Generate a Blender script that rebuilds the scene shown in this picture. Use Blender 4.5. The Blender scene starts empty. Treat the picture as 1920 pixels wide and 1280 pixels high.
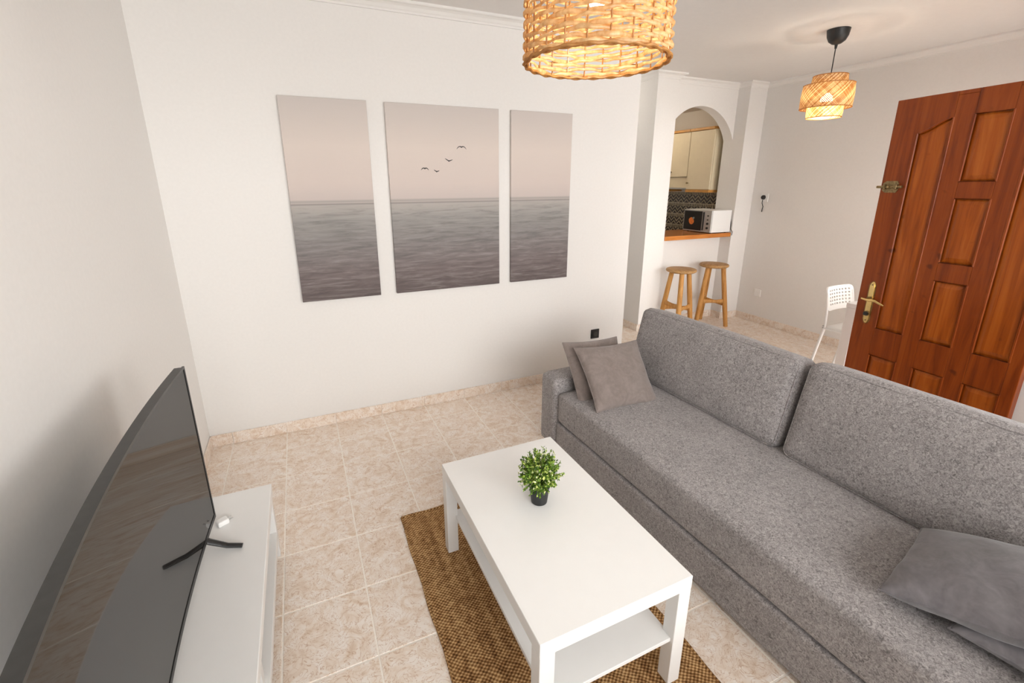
import bpy, bmesh, math, random
from mathutils import Vector, Matrix
random.seed(7)
SC = bpy.context.scene
COL = SC.collection
PI = math.pi

# ------------------------------------------------------------------ camera
CAM_LOC = Vector((0.676, -3.135, 1.646))
YAW, PITCH, ROLL, FPX = 0.415, 0.282, -0.003, 853.9
PPX, PPY = 941.2, 588.2            # principal point in the 1920x1280 frame
fw = Vector((math.sin(YAW) * math.cos(PITCH), math.cos(YAW) * math.cos(PITCH), -math.sin(PITCH)))
rt = Vector((math.cos(YAW), -math.sin(YAW), 0))
up = rt.cross(fw)
rt, up = math.cos(ROLL) * rt + math.sin(ROLL) * up, -math.sin(ROLL) * rt + math.cos(ROLL) * up
cd = bpy.data.cameras.new('camera')
cd.sensor_width = 36; cd.sensor_fit = 'HORIZONTAL'
cd.lens = FPX * 36 / 1920
cd.shift_x = (960 - PPX) / 1920
cd.shift_y = (PPY - 640) / 1920
cd.clip_start = 0.02
cam = bpy.data.objects.new('camera', cd); COL.objects.link(cam)
m = Matrix((rt, up, -fw)).transposed().to_4x4(); m.translation = CAM_LOC
cam.matrix_world = m
SC.camera = cam

def in_view(p, pad=40):
    d = Vector(p) - CAM_LOC
    z = d.dot(fw)
    if z < 0.05: return False
    u = PPX + FPX * d.dot(rt) / z; v = PPY - FPX * d.dot(up) / z
    return -pad < u < 1920 + pad and -pad < v < 1280 + pad

# ------------------------------------------------------------------ world, daylight, exposure
w = bpy.data.worlds.new('world'); SC.world = w; w.use_nodes = True
bg = w.node_tree.nodes['Background']
bg.inputs[0].default_value = (1.0, 0.99, 0.975, 1)     # bright overcast sky
bg.inputs[1].default_value = 10.5
SC.view_settings.view_transform = 'Standard'
SC.view_settings.look = 'None'
SC.view_settings.gamma = 1
SC.view_settings.use_curve_mapping = False
SC.view_settings.exposure = -0.17
# the wide window behind the camera: opening in the wall at y = -4.5
WIN = (0.25, 3.75, 0.75, 2.50)
def portal(name, loc, size, rot):
    ld = bpy.data.lights.new(name, 'AREA'); ld.shape = 'RECTANGLE'; ld.size, ld.size_y = size
    ld.cycles.is_portal = True
    o = bpy.data.objects.new(name, ld); o.location = loc; o.rotation_euler = rot; COL.objects.link(o); return o
portal('window_portal', ((WIN[0] + WIN[1]) / 2, -4.56, (WIN[2] + WIN[3]) / 2), (WIN[1] - WIN[0], WIN[3] - WIN[2]), (PI / 2, 0, 0))
portal('added_window_portal', (4.12, -3.45, 1.575), (1.5, 1.25), (PI / 2, 0, PI / 2))   # unseen window added in the right wall for more light
portal('entrance_portal', (4.84, -2.37, 1.06), (1.47, 2.12), (PI / 2, 0, 0))   # the open entrance doorway and the added sidelight

# ------------------------------------------------------------------ materials
def mat(name):
    mm = bpy.data.materials.new(name); mm.use_nodes = True
    nt = mm.node_tree; b = nt.nodes['Principled BSDF']
    return mm, nt, b
def N(nt, t, **kw):
    n = nt.nodes.new('ShaderNode' + t)
    for k, v in kw.items():
        if k.startswith('i_'): n.inputs[k[2:].replace('_', ' ')].default_value = v
        else: setattr(n, k, v)
    return n
def ramp(nt, fac, stops, interp='LINEAR'):
    r = nt.nodes.new('ShaderNodeValToRGB'); r.color_ramp.interpolation = interp
    el = r.color_ramp.elements
    while len(el) < len(stops): el.new(0.5)
    for e, (p, c) in zip(el, stops): e.position = p; e.color = (*c, 1) if len(c) == 3 else c
    nt.links.new(fac, r.inputs[0]); return r
def srgb(r, g, b):
    f = lambda c: (c / 255 / 12.92) if c <= 10 else ((c / 255 + 0.055) / 1.055) ** 2.4
    return (f(r), f(g), f(b))
def plain(name, col, rough=0.5, metal=0.0, spec=0.5, noise=0.0, nscale=40, bump=0.0):
    mm, nt, b = mat(name)
    b.inputs['Roughness'].default_value = rough; b.inputs['Metallic'].default_value = metal
    b.inputs['Specular IOR Level'].default_value = spec
    tc = N(nt, 'TexCoord'); nz = N(nt, 'TexNoise', i_Scale=nscale, i_Detail=4.0)
    nt.links.new(tc.outputs['Object'], nz.inputs['Vector'])
    lo = tuple(c * (1 - noise) for c in col); hi = tuple(min(1, c * (1 + noise)) for c in col)
    r = ramp(nt, nz.outputs['Fac'], [(0.3, lo), (0.7, hi)])
    nt.links.new(r.outputs[0], b.inputs['Base Color'])
    if bump:
        bp = N(nt, 'Bump', i_Strength=bump, i_Distance=0.002)
        nt.links.new(nz.outputs['Fac'], bp.inputs['Height']); nt.links.new(bp.outputs[0], b.inputs['Normal'])
    return mm
M = {}
M['wall'] = plain('white_plaster', (0.84, 0.82, 0.795), 0.85, spec=0.2, noise=0.012, nscale=60, bump=0.12)
M['ceil'] = plain('ceiling_paint', (0.84, 0.82, 0.80), 0.9, spec=0.1, noise=0.01, nscale=30)
M['plaster_trim'] = plain('cornice_plaster', (0.84, 0.825, 0.80), 0.8, spec=0.2)
M['white_lacq'] = plain('white_lacquer', (0.86, 0.855, 0.84), 0.32, noise=0.006, nscale=20)
M['white_plastic'] = plain('white_plastic', (0.90, 0.895, 0.88), 0.35)
M['black'] = plain('black_plastic', (0.012, 0.012, 0.012), 0.4, noise=0.1)
M['dark_metal'] = plain('dark_grey_bezel', (0.045, 0.045, 0.043), 0.35, metal=0.3, noise=0.1)
M['grout'] = plain('grout', srgb(250, 242, 232), 0.9, noise=0.06, nscale=80)
M['pot'] = plain('black_pot', (0.018, 0.019, 0.02), 0.55, noise=0.15, nscale=80)
M['soil'] = plain('moss', (0.03, 0.035, 0.012), 0.95, noise=0.4, nscale=200)
M['brass'] = plain('polished_brass', (0.80, 0.58, 0.24), 0.22, metal=1.0, noise=0.08)
M['old_brass'] = plain('aged_brass', (0.30, 0.22, 0.11), 0.38, metal=0.9, noise=0.35, nscale=120)
M['steel'] = plain('brushed_steel', (0.5, 0.5, 0.5), 0.3, metal=1.0)
M['gold_wood'] = plain('honey_pine', srgb(196, 142, 72), 0.45, noise=0.12, nscale=25)
M['cab_cream'] = plain('cream_cabinet', srgb(226, 212, 182), 0.5, noise=0.02, nscale=15)
M['worktop'] = plain('dark_worktop', (0.06, 0.045, 0.035), 0.2, noise=0.5, nscale=90)
M['kitchen_wall'] = plain('kitchen_paint', (0.72, 0.68, 0.62), 0.8, spec=0.2)
M['silver_plastic'] = plain('silver_plastic', (0.55, 0.54, 0.52), 0.35, metal=0.4)
M['orange'] = plain('orange_print', srgb(226, 128, 58), 0.5, noise=0.25, nscale=60)
M['teal_print'] = plain('teal_print', srgb(140, 160, 160), 0.5)
M['bird'] = plain('dark_print', (0.05, 0.048, 0.045), 0.8)
M['outside'] = plain('terrace_stone', (0.45, 0.42, 0.38), 0.9, noise=0.1)

def fabric(name, lo, hi, scale=150, bump=0.5, sheen=0.2):
    mm, nt, b = mat(name)
    tc = N(nt, 'TexCoord')
    n1 = N(nt, 'TexNoise', i_Scale=scale, i_Detail=3.0, i_Roughness=0.6, i_Distortion=1.6)
    n2 = N(nt, 'TexNoise', i_Scale=scale * 4.5, i_Detail=2.0)
    n3 = N(nt, 'TexNoise', i_Scale=7.0, i_Detail=3.0)
    for n in (n1, n2, n3): nt.links.new(tc.outputs['Object'], n.inputs['Vector'])
    a = N(nt, 'Math', operation='MULTIPLY_ADD'); a.inputs[1].default_value = 0.65
    nt.links.new(n1.outputs['Fac'], a.inputs[0])
    a2 = N(nt, 'Math', operation='MULTIPLY'); a2.inputs[1].default_value = 0.25
    nt.links.new(n2.outputs['Fac'], a2.inputs[0]); nt.links.new(a2.outputs[0], a.inputs[2])
    a3 = N(nt, 'Math', operation='MULTIPLY_ADD'); a3.inputs[1].default_value = 0.10
    nt.links.new(n3.outputs['Fac'], a3.inputs[0]); nt.links.new(a.outputs[0], a3.inputs[2])
    r = ramp(nt, a3.outputs[0], [(0.36, lo), (0.64, hi)])
    nt.links.new(r.outputs[0], b.inputs['Base Color'])
    b.inputs['Roughness'].default_value = 0.9; b.inputs['Specular IOR Level'].default_value = 0.15
    b.inputs['Sheen Weight'].default_value = sheen
    bp = N(nt, 'Bump', i_Strength=bump, i_Distance=0.003)
    nt.links.new(a.outputs[0], bp.inputs['Height']); nt.links.new(bp.outputs[0], b.inputs['Normal'])
    return mm
M['sofa'] = fabric('grey_heather_upholstery', (0.132, 0.121, 0.121), (0.475, 0.443, 0.440), 95)
M['seam'] = plain('dark_seam', (0.05, 0.047, 0.046), 0.9)
M['pillow'] = fabric('taupe_velvet', (0.20, 0.163, 0.147), (0.26, 0.216, 0.198), 14, 0.25, 0.35)
M['pillow_dark'] = fabric('charcoal_velvet', (0.150, 0.140, 0.148), (0.215, 0.202, 0.212), 14, 0.25, 0.35)

def tile_mat():
    mm, nt, b = mat('beige_veined_ceramic')
    g = N(nt, 'NewGeometry'); oi = N(nt, 'ObjectInfo')
    mul = N(nt, 'Math', operation='MULTIPLY'); mul.inputs[1].default_value = 37.0
    nt.links.new(oi.outputs['Random'], mul.inputs[0])
    add = N(nt, 'VectorMath', operation='ADD')
    nt.links.new(g.outputs['Position'], add.inputs[0]); nt.links.new(mul.outputs[0], add.inputs[1])
    big = N(nt, 'TexNoise', i_Scale=13.0, i_Detail=4.0, i_Roughness=0.6, i_Distortion=1.4)
    vein = N(nt, 'TexNoise', i_Scale=17.0, i_Detail=2.0, i_Roughness=0.5, i_Distortion=3.6)
    for n in (big, vein): nt.links.new(add.outputs[0], n.inputs['Vector'])
    base = ramp(nt, big.outputs['Fac'], [(0.30, srgb(222, 200, 178)), (0.45, srgb(238, 223, 208)), (0.62, srgb(246, 237, 228))])
    s = N(nt, 'Math', operation='SUBTRACT'); s.inputs[1].default_value = 0.5
    ab = N(nt, 'Math', operation='ABSOLUTE')
    nt.links.new(vein.outputs['Fac'], s.inputs[0]); nt.links.new(s.outputs[0], ab.inputs[0])
    vm = ramp(nt, ab.outputs[0], [(0.0, (0.8, 0.8, 0.8)), (0.012, (0.4, 0.4, 0.4)), (0.03, (0, 0, 0))])
    mx = N(nt, 'MixRGB'); mx.inputs[2].default_value = (*srgb(196, 158, 126), 1)
    nt.links.new(vm.outputs[0], mx.inputs[0]); nt.links.new(base.outputs[0], mx.inputs[1])
    nt.links.new(mx.outputs[0], b.inputs['Base Color'])
    b.inputs['Roughness'].default_value = 0.33; b.inputs['Specular IOR Level'].default_value = 0.4
    bp = N(nt, 'Bump', i_Strength=0.06, i_Distance=0.002)
    nt.links.new(big.outputs['Fac'], bp.inputs['Height']); nt.links.new(bp.outputs[0], b.inputs['Normal'])
    return mm
M['tile'] = tile_mat()

def wood(name, c0, c1, c2, rough=0.3, scale=(26, 26, 1.6), coat=0.0, knots=True):
    mm, nt, b = mat(name)
    tc = N(nt, 'TexCoord'); mp = N(nt, 'Mapping'); mp.inputs['Scale'].default_value = scale
    nt.links.new(tc.outputs['Object'], mp.inputs['Vector'])
    n1 = N(nt, 'TexNoise', i_Scale=1.0, i_Detail=5.0, i_Roughness=0.62, i_Distortion=0.8)
    nt.links.new(mp.outputs[0], n1.inputs['Vector'])
    r = ramp(nt, n1.outputs['Fac'], [(0.28, c0), (0.5, c1), (0.74, c2)])
    out = r.outputs[0]
    if knots:
        v = N(nt, 'TexNoise', i_Scale=15.0, i_Detail=1.0)
        nt.links.new(tc.outputs['Object'], v.inputs['Vector'])
        k = ramp(nt, v.outputs['Fac'], [(0.72, (0, 0, 0)), (0.80, (0.6, 0.6, 0.6))])
        mx = N(nt, 'MixRGB'); mx.inputs[2].default_value = (*[c * 0.35 for c in c0], 1)
        nt.links.new(k.outputs[0], mx.inputs[0]); nt.links.new(out, mx.inputs[1]); out = mx.outputs[0]
    nt.links.new(out, b.inputs['Base Color']); b.inputs['Specular IOR Level'].default_value = 0.3
    b.inputs['Roughness'].default_value = rough; b.inputs['Coat Weight'].default_value = coat
    b.inputs['Coat Roughness'].default_value = 0.2
    bp = N(nt, 'Bump', i_Strength=0.08, i_Distance=0.002)
    nt.links.new(n1.outputs['Fac'], bp.inputs['Height']); nt.links.new(bp.outputs[0], b.inputs['Normal'])
    return mm
M['door'] = wood('varnished_red_brown_wood', srgb(108, 42, 4), srgb(142, 62, 10), srgb(164, 80, 20), 0.38, coat=0.15)
M['door_panel'] = wood('varnished_amber_brown_panel', srgb(130, 56, 4), srgb(168, 82, 14), srgb(190, 104, 30), 0.36, coat=0.15)
M['stool'] = wood('natural_pine', srgb(168, 112, 52), srgb(196, 142, 78), srgb(212, 164, 100), 0.5, (40, 40, 4), knots=False)
M['stool_seat'] = wood('weathered_pine_seat', srgb(150, 108, 62), srgb(180, 140, 92), srgb(196, 160, 114), 0.55, (40, 6, 40), knots=False)
M['bar'] = wood('orange_pine_counter', srgb(176, 98, 36), srgb(204, 126, 52), srgb(222, 150, 76), 0.25, (3, 40, 40), coat=0.5, knots=False)

def rattan(name, c0, c1, trans=0.5, scale=60):
    mm, nt, b = mat(name)
    out = nt.nodes['Material Output']; nt.nodes.remove(b)
    g = N(nt, 'NewGeometry'); oi = N(nt, 'ObjectInfo')
    mul = N(nt, 'Math', operation='MULTIPLY'); mul.inputs[1].default_value = 19.0
    nt.links.new(oi.outputs['Random'], mul.inputs[0])
    add = N(nt, 'VectorMath', operation='ADD')
    nt.links.new(g.outputs['Position'], add.inputs[0]); nt.links.new(mul.outputs[0], add.inputs[1])
    n1 = N(nt, 'TexNoise', i_Scale=scale, i_Detail=3.0)
    nt.links.new(add.outputs[0], n1.inputs['Vector'])
    r = ramp(nt, n1.outputs['Fac'], [(0.3, c0), (0.7, c1)])
    d = N(nt, 'BsdfDiffuse'); t = N(nt, 'BsdfTranslucent'); mx = N(nt, 'MixShader'); mx.inputs[0].default_value = trans
    gl = N(nt, 'BsdfGlossy', i_Roughness=0.35); mx2 = N(nt, 'MixShader'); mx2.inputs[0].default_value = 0.05
    nt.links.new(r.outputs[0], d.inputs[0]); nt.links.new(r.outputs[0], t.inputs[0])
    nt.links.new(d.outputs[0], mx.inputs[1]); nt.links.new(t.outputs[0], mx.inputs[2])
    nt.links.new(mx.outputs[0], mx2.inputs[1]); nt.links.new(gl.outputs[0], mx2.inputs[2])
    nt.links.new(mx2.outputs[0], out.inputs[0])
    return mm
M['rattan'] = rattan('water_hyacinth_strand', srgb(206, 158, 100), srgb(240, 212, 160), 0.4)
M['rattan_dark'] = rattan('cane_stake', srgb(176, 118, 58), srgb(206, 152, 88), 0.3)
def bamboo_mat():
    mm = rattan('bamboo_strip', srgb(190, 132, 66), srgb(246, 220, 166), 0.4, 200); nt = mm.node_tree
    g = [n for n in nt.nodes if n.type == 'NEW_GEOMETRY'][0]; rp = [n for n in nt.nodes if n.type == 'VALTORGB'][0]
    nt.links.new(g.outputs['Random Per Island'], rp.inputs[0]); return mm
M['bamboo'] = bamboo_mat()
def emis(name, col, s):
    mm, nt, b = mat(name)
    b.inputs['Emission Color'].default_value = (*col, 1); b.inputs['Emission Strength'].default_value = s
    b.inputs['Base Color'].default_value = (0.9, 0.9, 0.85, 1)
    return mm
M['bulb'] = emis('warm_bulb', (1.0, 0.88, 0.68), 14)

def rug_mat():
    mm, nt, b = mat('woven_jute')
    tc = N(nt, 'TexCoord'); sp = N(nt, 'SeparateXYZ')
    nt.links.new(tc.outputs['Object'], sp.inputs[0])
    n0 = N(nt, 'TexNoise', i_Scale=9.0, i_Detail=2.0)
    nt.links.new(tc.outputs['Object'], n0.inputs['Vector'])
    def wavef(axis, freq, warp):
        a = N(nt, 'Math', operation='MULTIPLY'); a.inputs[1].default_value = freq
        nt.links.new(sp.outputs[axis], a.inputs[0])
        wv = N(nt, 'Math', operation='MULTIPLY_ADD'); wv.inputs[1].default_value = warp
        nt.links.new(n0.outputs['Fac'], wv.inputs[0]); nt.links.new(a.outputs[0], wv.inputs[2])
        s = N(nt, 'Math', operation='SINE'); nt.links.new(wv.outputs[0], s.inputs[0]); return s
    fx = wavef('X', 2 * PI / 0.018, 7.0); fy = wavef('Y', 2 * PI / 0.0145, 7.0)
    p = N(nt, 'Math', operation='MULTIPLY'); nt.links.new(fx.outputs[0], p.inputs[0]); nt.links.new(fy.outputs[0], p.inputs[1])
    mxm = N(nt, 'Math', operation='MULTIPLY_ADD'); mxm.inputs[1].default_value = 0.5; mxm.inputs[2].default_value = 0.5
    nt.links.new(p.outputs[0], mxm.inputs[0])
    n2 = N(nt, 'TexNoise', i_Scale=60.0, i_Detail=3.0); nt.links.new(tc.outputs['Object'], n2.inputs['Vector'])
    mp = N(nt, 'Mapping'); mp.inputs['Scale'].default_value = (22, 1.2, 1); nt.links.new(tc.outputs['Object'], mp.inputs[0])
    n3 = N(nt, 'TexNoise', i_Scale=1.0, i_Detail=2.0); nt.links.new(mp.outputs[0], n3.inputs['Vector'])
    a = N(nt, 'Math', operation='MULTIPLY_ADD'); a.inputs[1].default_value = 0.34
    nt.links.new(mxm.outputs[0], a.inputs[0])
    a2 = N(nt, 'Math', operation='MULTIPLY'); a2.inputs[1].default_value = 0.41
    nt.links.new(n2.outputs['Fac'], a2.inputs[0]); nt.links.new(a2.outputs[0], a.inputs[2])
    a4 = N(nt, 'Math', operation='MULTIPLY_ADD'); a4.inputs[1].default_value = 0.30
    nt.links.new(n3.outputs['Fac'], a4.inputs[0]); nt.links.new(a.outputs[0], a4.inputs[2])
    r = ramp(nt, a4.outputs[0], [(0.30, srgb(78, 50, 28)), (0.50, srgb(146, 106, 66)), (0.70, srgb(214, 178, 128))])
    nt.links.new(r.outputs[0], b.inputs['Base Color'])
    b.inputs['Roughness'].default_value = 0.95; b.inputs['Specular IOR Level'].default_value = 0.1
    bp = N(nt, 'Bump', i_Strength=1.0, i_Distance=0.006)
    nt.links.new(a.outputs[0], bp.inputs['Height']); nt.links.new(bp.outputs[0], b.inputs['Normal'])
    return mm
M['rug'] = rug_mat()

def sea_mat():
    """print of a calm grey sea under a pale pink sky; object x / z are metres across the triptych / above its foot"""
    mm, nt, b = mat('seascape_canvas_print')
    tc = N(nt, 'TexCoord'); sp = N(nt, 'SeparateXYZ'); g = N(nt, 'NewGeometry')
    nt.links.new(g.outputs['Position'], sp.inputs[0])
    zz = N(nt, 'MapRange'); zz.inputs[1].default_value = 0.904; zz.inputs[2].default_value = 2.126
    nt.links.new(sp.outputs['Z'], zz.inputs[0])
    mp = N(nt, 'Mapping'); mp.inputs['Scale'].default_value = (1.8, 1, 17); mp.inputs['Rotation'].default_value = (0, math.radians(5), 0)
    nt.links.new(g.outputs['Position'], mp.inputs[0])
    n1 = N(nt, 'TexNoise', i_Scale=2.6, i_Detail=7.0, i_Roughness=0.66, i_Distortion=0.5); nt.links.new(mp.outputs[0], n1.inputs['Vector'])
    base = ramp(nt, zz.outputs[0], [(0.0, srgb(108, 98, 97)), (0.14, srgb(124, 114, 113)), (0.30, srgb(140, 135, 134)), (0.42, srgb(156, 153, 150)),
        (0.492, srgb(180, 174, 169)), (0.500, srgb(148, 143, 140)), (0.505, srgb(192, 183, 177)), (0.513, srgb(166, 160, 156)), (0.522, srgb(202, 191, 186)), (0.60, srgb(212, 199, 192)), (0.78, srgb(219, 207, 199)), (1.0, srgb(206, 198, 193))])
    wv = ramp(nt, n1.outputs['Fac'], [(0.32, (0.66, 0.68, 0.68)), (0.5, (1, 1, 1)), (0.66, (1.0, 1.0, 1.0))])
    n1r = ramp(nt, n1.outputs['Fac'], [(0.5, (0, 0, 0)), (0.75, (0.5, 0.5, 0.5))])
    mul = N(nt, 'MixRGB', blend_type='MULTIPLY'); nt.links.new(base.outputs[0], mul.inputs[1]); nt.links.new(wv.outputs[0], mul.inputs[2])
    mask = ramp(nt, zz.outputs[0], [(0.46, (0.85, 0.85, 0.85)), (0.505, (0.03, 0.03, 0.03))]); nt.links.new(mask.outputs[0], mul.inputs[0])
    foam = N(nt, 'MixRGB'); foam.inputs[2].default_value = (*srgb(182, 178, 176), 1)
    fm = N(nt, 'Math', operation='MULTIPLY'); nt.links.new(mask.outputs[0], fm.inputs[0]); nt.links.new(n1r.outputs[0], fm.inputs[1])
    nt.links.new(fm.outputs[0], foam.inputs[0]); nt.links.new(mul.outputs[0], foam.inputs[1])
    nt.links.new(foam.outputs[0], b.inputs['Base Color'])
    b.inputs['Roughness'].default_value = 0.85; b.inputs['Specular IOR Level'].default_value = 0.15
    cv = N(nt, 'TexNoise', i_Scale=900.0); nt.links.new(tc.outputs['Object'], cv.inputs['Vector'])
    bp = N(nt, 'Bump', i_Strength=0.1, i_Distance=0.001); nt.links.new(cv.outputs['Fac'], bp.inputs['Height']); nt.links.new(bp.outputs[0], b.inputs['Normal'])
    return mm
M['sea'] = sea_mat()

def splash_mat():
    mm, nt, b = mat('zigzag_glazed_tile')
    g = N(nt, 'NewGeometry'); sp = N(nt, 'SeparateXYZ'); nt.links.new(g.outputs['Position'], sp.inputs[0])
    def m_(op, a, bb=None, c=None):
        n = N(nt, 'Math', operation=op)
        for i, v in enumerate((a, bb, c)):
            if v is None: continue
            if isinstance(v, (int, float)): n.inputs[i].default_value = v
            else: nt.links.new(v, n.inputs[i])
        return n.outputs[0]
    y, z = sp.outputs['Y'], sp.outputs['Z']
    tri = m_('PINGPONG', y, 0.05)
    v = m_('MODULO', m_('SUBTRACT', z, tri), 0.05)
    zig = m_('LESS_THAN', v, 0.016)
    band = m_('MODULO', z, 0.15)
    b1 = m_('LESS_THAN', band, 0.012); b2 = m_('GREATER_THAN', band, 0.118)
    dots = m_('MULTIPLY', b2, m_('LESS_THAN', m_('MODULO', y, 0.03), 0.017))
    zz = m_('MULTIPLY', zig, m_('SUBTRACT', 1.0, m_('MAXIMUM', b1, b2)))
    f = m_('MAXIMUM', zz, m_('MAXIMUM', b1, dots))
    nz = N(nt, 'TexNoise', i_Scale=40.0, i_Detail=3.0); nt.links.new(g.outputs['Position'], nz.inputs['Vector'])
    dk = ramp(nt, nz.outputs['Fac'], [(0.35, srgb(52, 46, 46)), (0.65, srgb(92, 82, 76))])
    lt = ramp(nt, nz.outputs['Fac'], [(0.35, srgb(176, 160, 128)), (0.65, srgb(206, 194, 164))])
    mx = N(nt, 'MixRGB'); nt.links.new(f, mx.inputs[0]); nt.links.new(dk.outputs[0], mx.inputs[1]); nt.links.new(lt.outputs[0], mx.inputs[2])
    nt.links.new(mx.outputs[0], b.inputs['Base Color']); b.inputs['Roughness'].default_value = 0.25
    return mm
M['splash'] = splash_mat()

def screen_mat():
    mm, nt, b = mat('glossy_black_screen')
    b.inputs['Base Color'].default_value = (0.012, 0.011, 0.010, 1)
    b.inputs['Roughness'].default_value = 0.03; b.inputs['IOR'].default_value = 1.45
    b.inputs['Specular IOR Level'].default_value = 0.25
    return mm
M['screen'] = screen_mat()
def leaf_mat():
    mm, nt, b = mat('box_leaf')
    g = N(nt, 'NewGeometry')
    r = ramp(nt, g.outputs['Random Per Island'], [(0.0, srgb(44, 76, 18)), (0.4, srgb(84, 122, 30)), (0.75, srgb(142, 172, 54)), (0.92, srgb(206, 216, 120)), (1.0, srgb(240, 240, 206))])
    nt.links.new(r.outputs[0], b.inputs['Base Color']); b.inputs['Roughness'].default_value = 0.45
    return mm
M['leaf'] = leaf_mat()
def glass_mat():
    mm, nt, b = mat('window_glass')
    out = nt.nodes['Material Output']; nt.nodes.remove(b)
    t = N(nt, 'BsdfTransparent'); gl = N(nt, 'BsdfGlossy', i_Roughness=0.02); fr = N(nt, 'Fresnel'); mx = N(nt, 'MixShader')
    nt.links.new(fr.outputs[0], mx.inputs[0]); nt.links.new(t.outputs[0], mx.inputs[1]); nt.links.new(gl.outputs[0], mx.inputs[2])
    nt.links.new(mx.outputs[0], out.inputs[0]); return mm
M['glass'] = glass_mat()

# ------------------------------------------------------------------ mesh helpers
def mk(name, verts, faces, material, parent=None, smooth=False):
    me = bpy.data.meshes.new(name); me.from_pydata(verts, [], faces); me.update()
    return mko(name, me, material, parent, smooth)
def mko(name, me, material, parent=None, smooth=False):
    if material and not me.materials: me.materials.append(M[material] if isinstance(material, str) else material)
    if smooth:
        for p in me.polygons: p.use_smooth = True
        me.set_sharp_from_angle(angle=math.radians(smooth if smooth > 1 else 50))
    o = bpy.data.objects.new(name, me); COL.objects.link(o)
    if parent: o.parent = parent
    return o
def bmo(name, bm, material, parent=None, smooth=False):
    me = bpy.data.meshes.new(name); bmesh.ops.recalc_face_normals(bm, faces=bm.faces); bm.to_mesh(me); bm.free()
    return mko(name, me, material, parent, smooth)
def addbox(bm, x0, x1, y0, y1, z0, z1, bev=0.0, seg=2, mat4=None):
    r = bmesh.ops.create_cube(bm, size=1.0)
    vs = r['verts']
    for v in vs:
        v.co = Vector(((x0 + x1) / 2 + v.co.x * (x1 - x0), (y0 + y1) / 2 + v.co.y * (y1 - y0), (z0 + z1) / 2 + v.co.z * (z1 - z0)))
    if bev:
        es = list({e for v in vs for e in v.link_edges})
        rr = bmesh.ops.bevel(bm, geom=es, offset=bev, segments=seg, profile=0.5, affect='EDGES')
        vs = list({v for f in rr['faces'] for v in f.verts} | {v for v in vs if v.is_valid})
    if mat4 is not None:
        bmesh.ops.transform(bm, matrix=mat4, verts=vs)
    return vs
def box(name, x0, x1, y0, y1, z0, z1, material, parent=None, bev=0.0, seg=2, smooth=False):
    bm = bmesh.new(); addbox(bm, x0, x1, y0, y1, z0, z1, bev, seg)
    return bmo(name, bm, material, parent, smooth)
def tube_data(pts, rad, sides=8, closed=False, flat=None):
    """tube along points; rad float or list; flat=(a,b) scales the section along (normal, binormal)"""
    V, F = [], []
    n = len(pts); pts = [Vector(p) for p in pts]
    prev = None
    for i, p in enumerate(pts):
        if closed: t = pts[(i + 1) % n] - pts[i - 1]
        else: t = pts[min(i + 1, n - 1)] - pts[max(i - 1, 0)]
        t.normalize()
        ref = Vector((0, 0, 1)) if abs(t.z) < 0.9 else Vector((1, 0, 0))
        if prev is not None and not closed: ref = prev
        b = t.cross(ref).normalized(); nn = b.cross(t).normalized(); prev = nn
        r = rad[i] if isinstance(rad, (list, tuple)) else rad
        fa, fb = flat or (1, 1)
        for k in range(sides):
            a = 2 * PI * k / sides
            V.append(p + nn * (r * fa * math.cos(a)) + b * (r * fb * math.sin(a)))
    for i in range(n if closed else n - 1):
        j = (i + 1) % n
        for k in range(sides):
            F.append((i * sides + k, i * sides + (k + 1) % sides, j * sides + (k + 1) % sides, j * sides + k))
    if not closed:
        F.append(tuple(range(sides))[::-1]); F.append(tuple((n - 1) * sides + k for k in range(sides)))
    return V, F
def tube(name, pts, rad, material, parent=None, sides=8, closed=False, flat=None):
    V, F = tube_data(pts, rad, sides, closed, flat)
    return mk(name, V, F, material, parent, True)
def lathe(name, prof, material, parent=None, seg=32, smooth=True, loc=(0, 0, 0)):
    V, F = [], []
    for r, z in prof:
        for k in range(seg):
            a = 2 * PI * k / seg; V.append((loc[0] + r * math.cos(a), loc[1] + r * math.sin(a), loc[2] + z))
    for i in range(len(prof) - 1):
        for k in range(seg):
            F.append((i * seg + k, i * seg + (k + 1) % seg, (i + 1) * seg + (k + 1) % seg, (i + 1) * seg + k))
    if prof[0][0] > 1e-5: F.append(tuple(range(seg))[::-1])
    if prof[-1][0] > 1e-5: F.append(tuple((len(prof) - 1) * seg + k for k in range(seg)))
    return mk(name, V, F, material, parent, smooth)
def soft_box(name, size, r, material, parent, bulge=(0, 0, 0), n=14, loc=(0, 0, 0), wob=0.0, rot=None):
    """rounded upholstered block, centred; bulge pushes the faces of each axis outward in their middle"""
    bm = bmesh.new(); bmesh.ops.create_cube(bm, size=2.0)
    bmesh.ops.subdivide_edges(bm, edges=bm.edges[:], cuts=n, use_grid_fill=True)
    h = Vector(size) / 2
    for v in bm.verts:
        c = v.co.copy()
        # denser sampling at the rim
        c = Vector([math.copysign(abs(x) ** 0.6, x) for x in c])
        p = Vector([c[i] * h[i] for i in range(3)])
        q = Vector([max(-(h[i] - r), min(h[i] - r, p[i])) for i in range(3)])
        d = p - q
        if d.length > 1e-9: p = q + d.normalized() * r
        for i in range(3):
            if bulge[i]:
                o = [j for j in range(3) if j != i]
                f = (1 - min(1, abs(c[o[0]])) ** 2.5) * (1 - min(1, abs(c[o[1]])) ** 2.5)
                p[i] += bulge[i] * f * (c[i])
        if wob:
            p += Vector((math.sin(p.y * 21 + p.z * 9), math.sin(p.x * 17 + p.z * 23 + 1), math.sin(p.y * 13 + p.x * 11 + 2))) * wob
        v.co = p
    o = bmo(name, bm, material, parent, True)
    o.location = loc
    if rot: o.rotation_euler = rot
    return o
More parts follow.
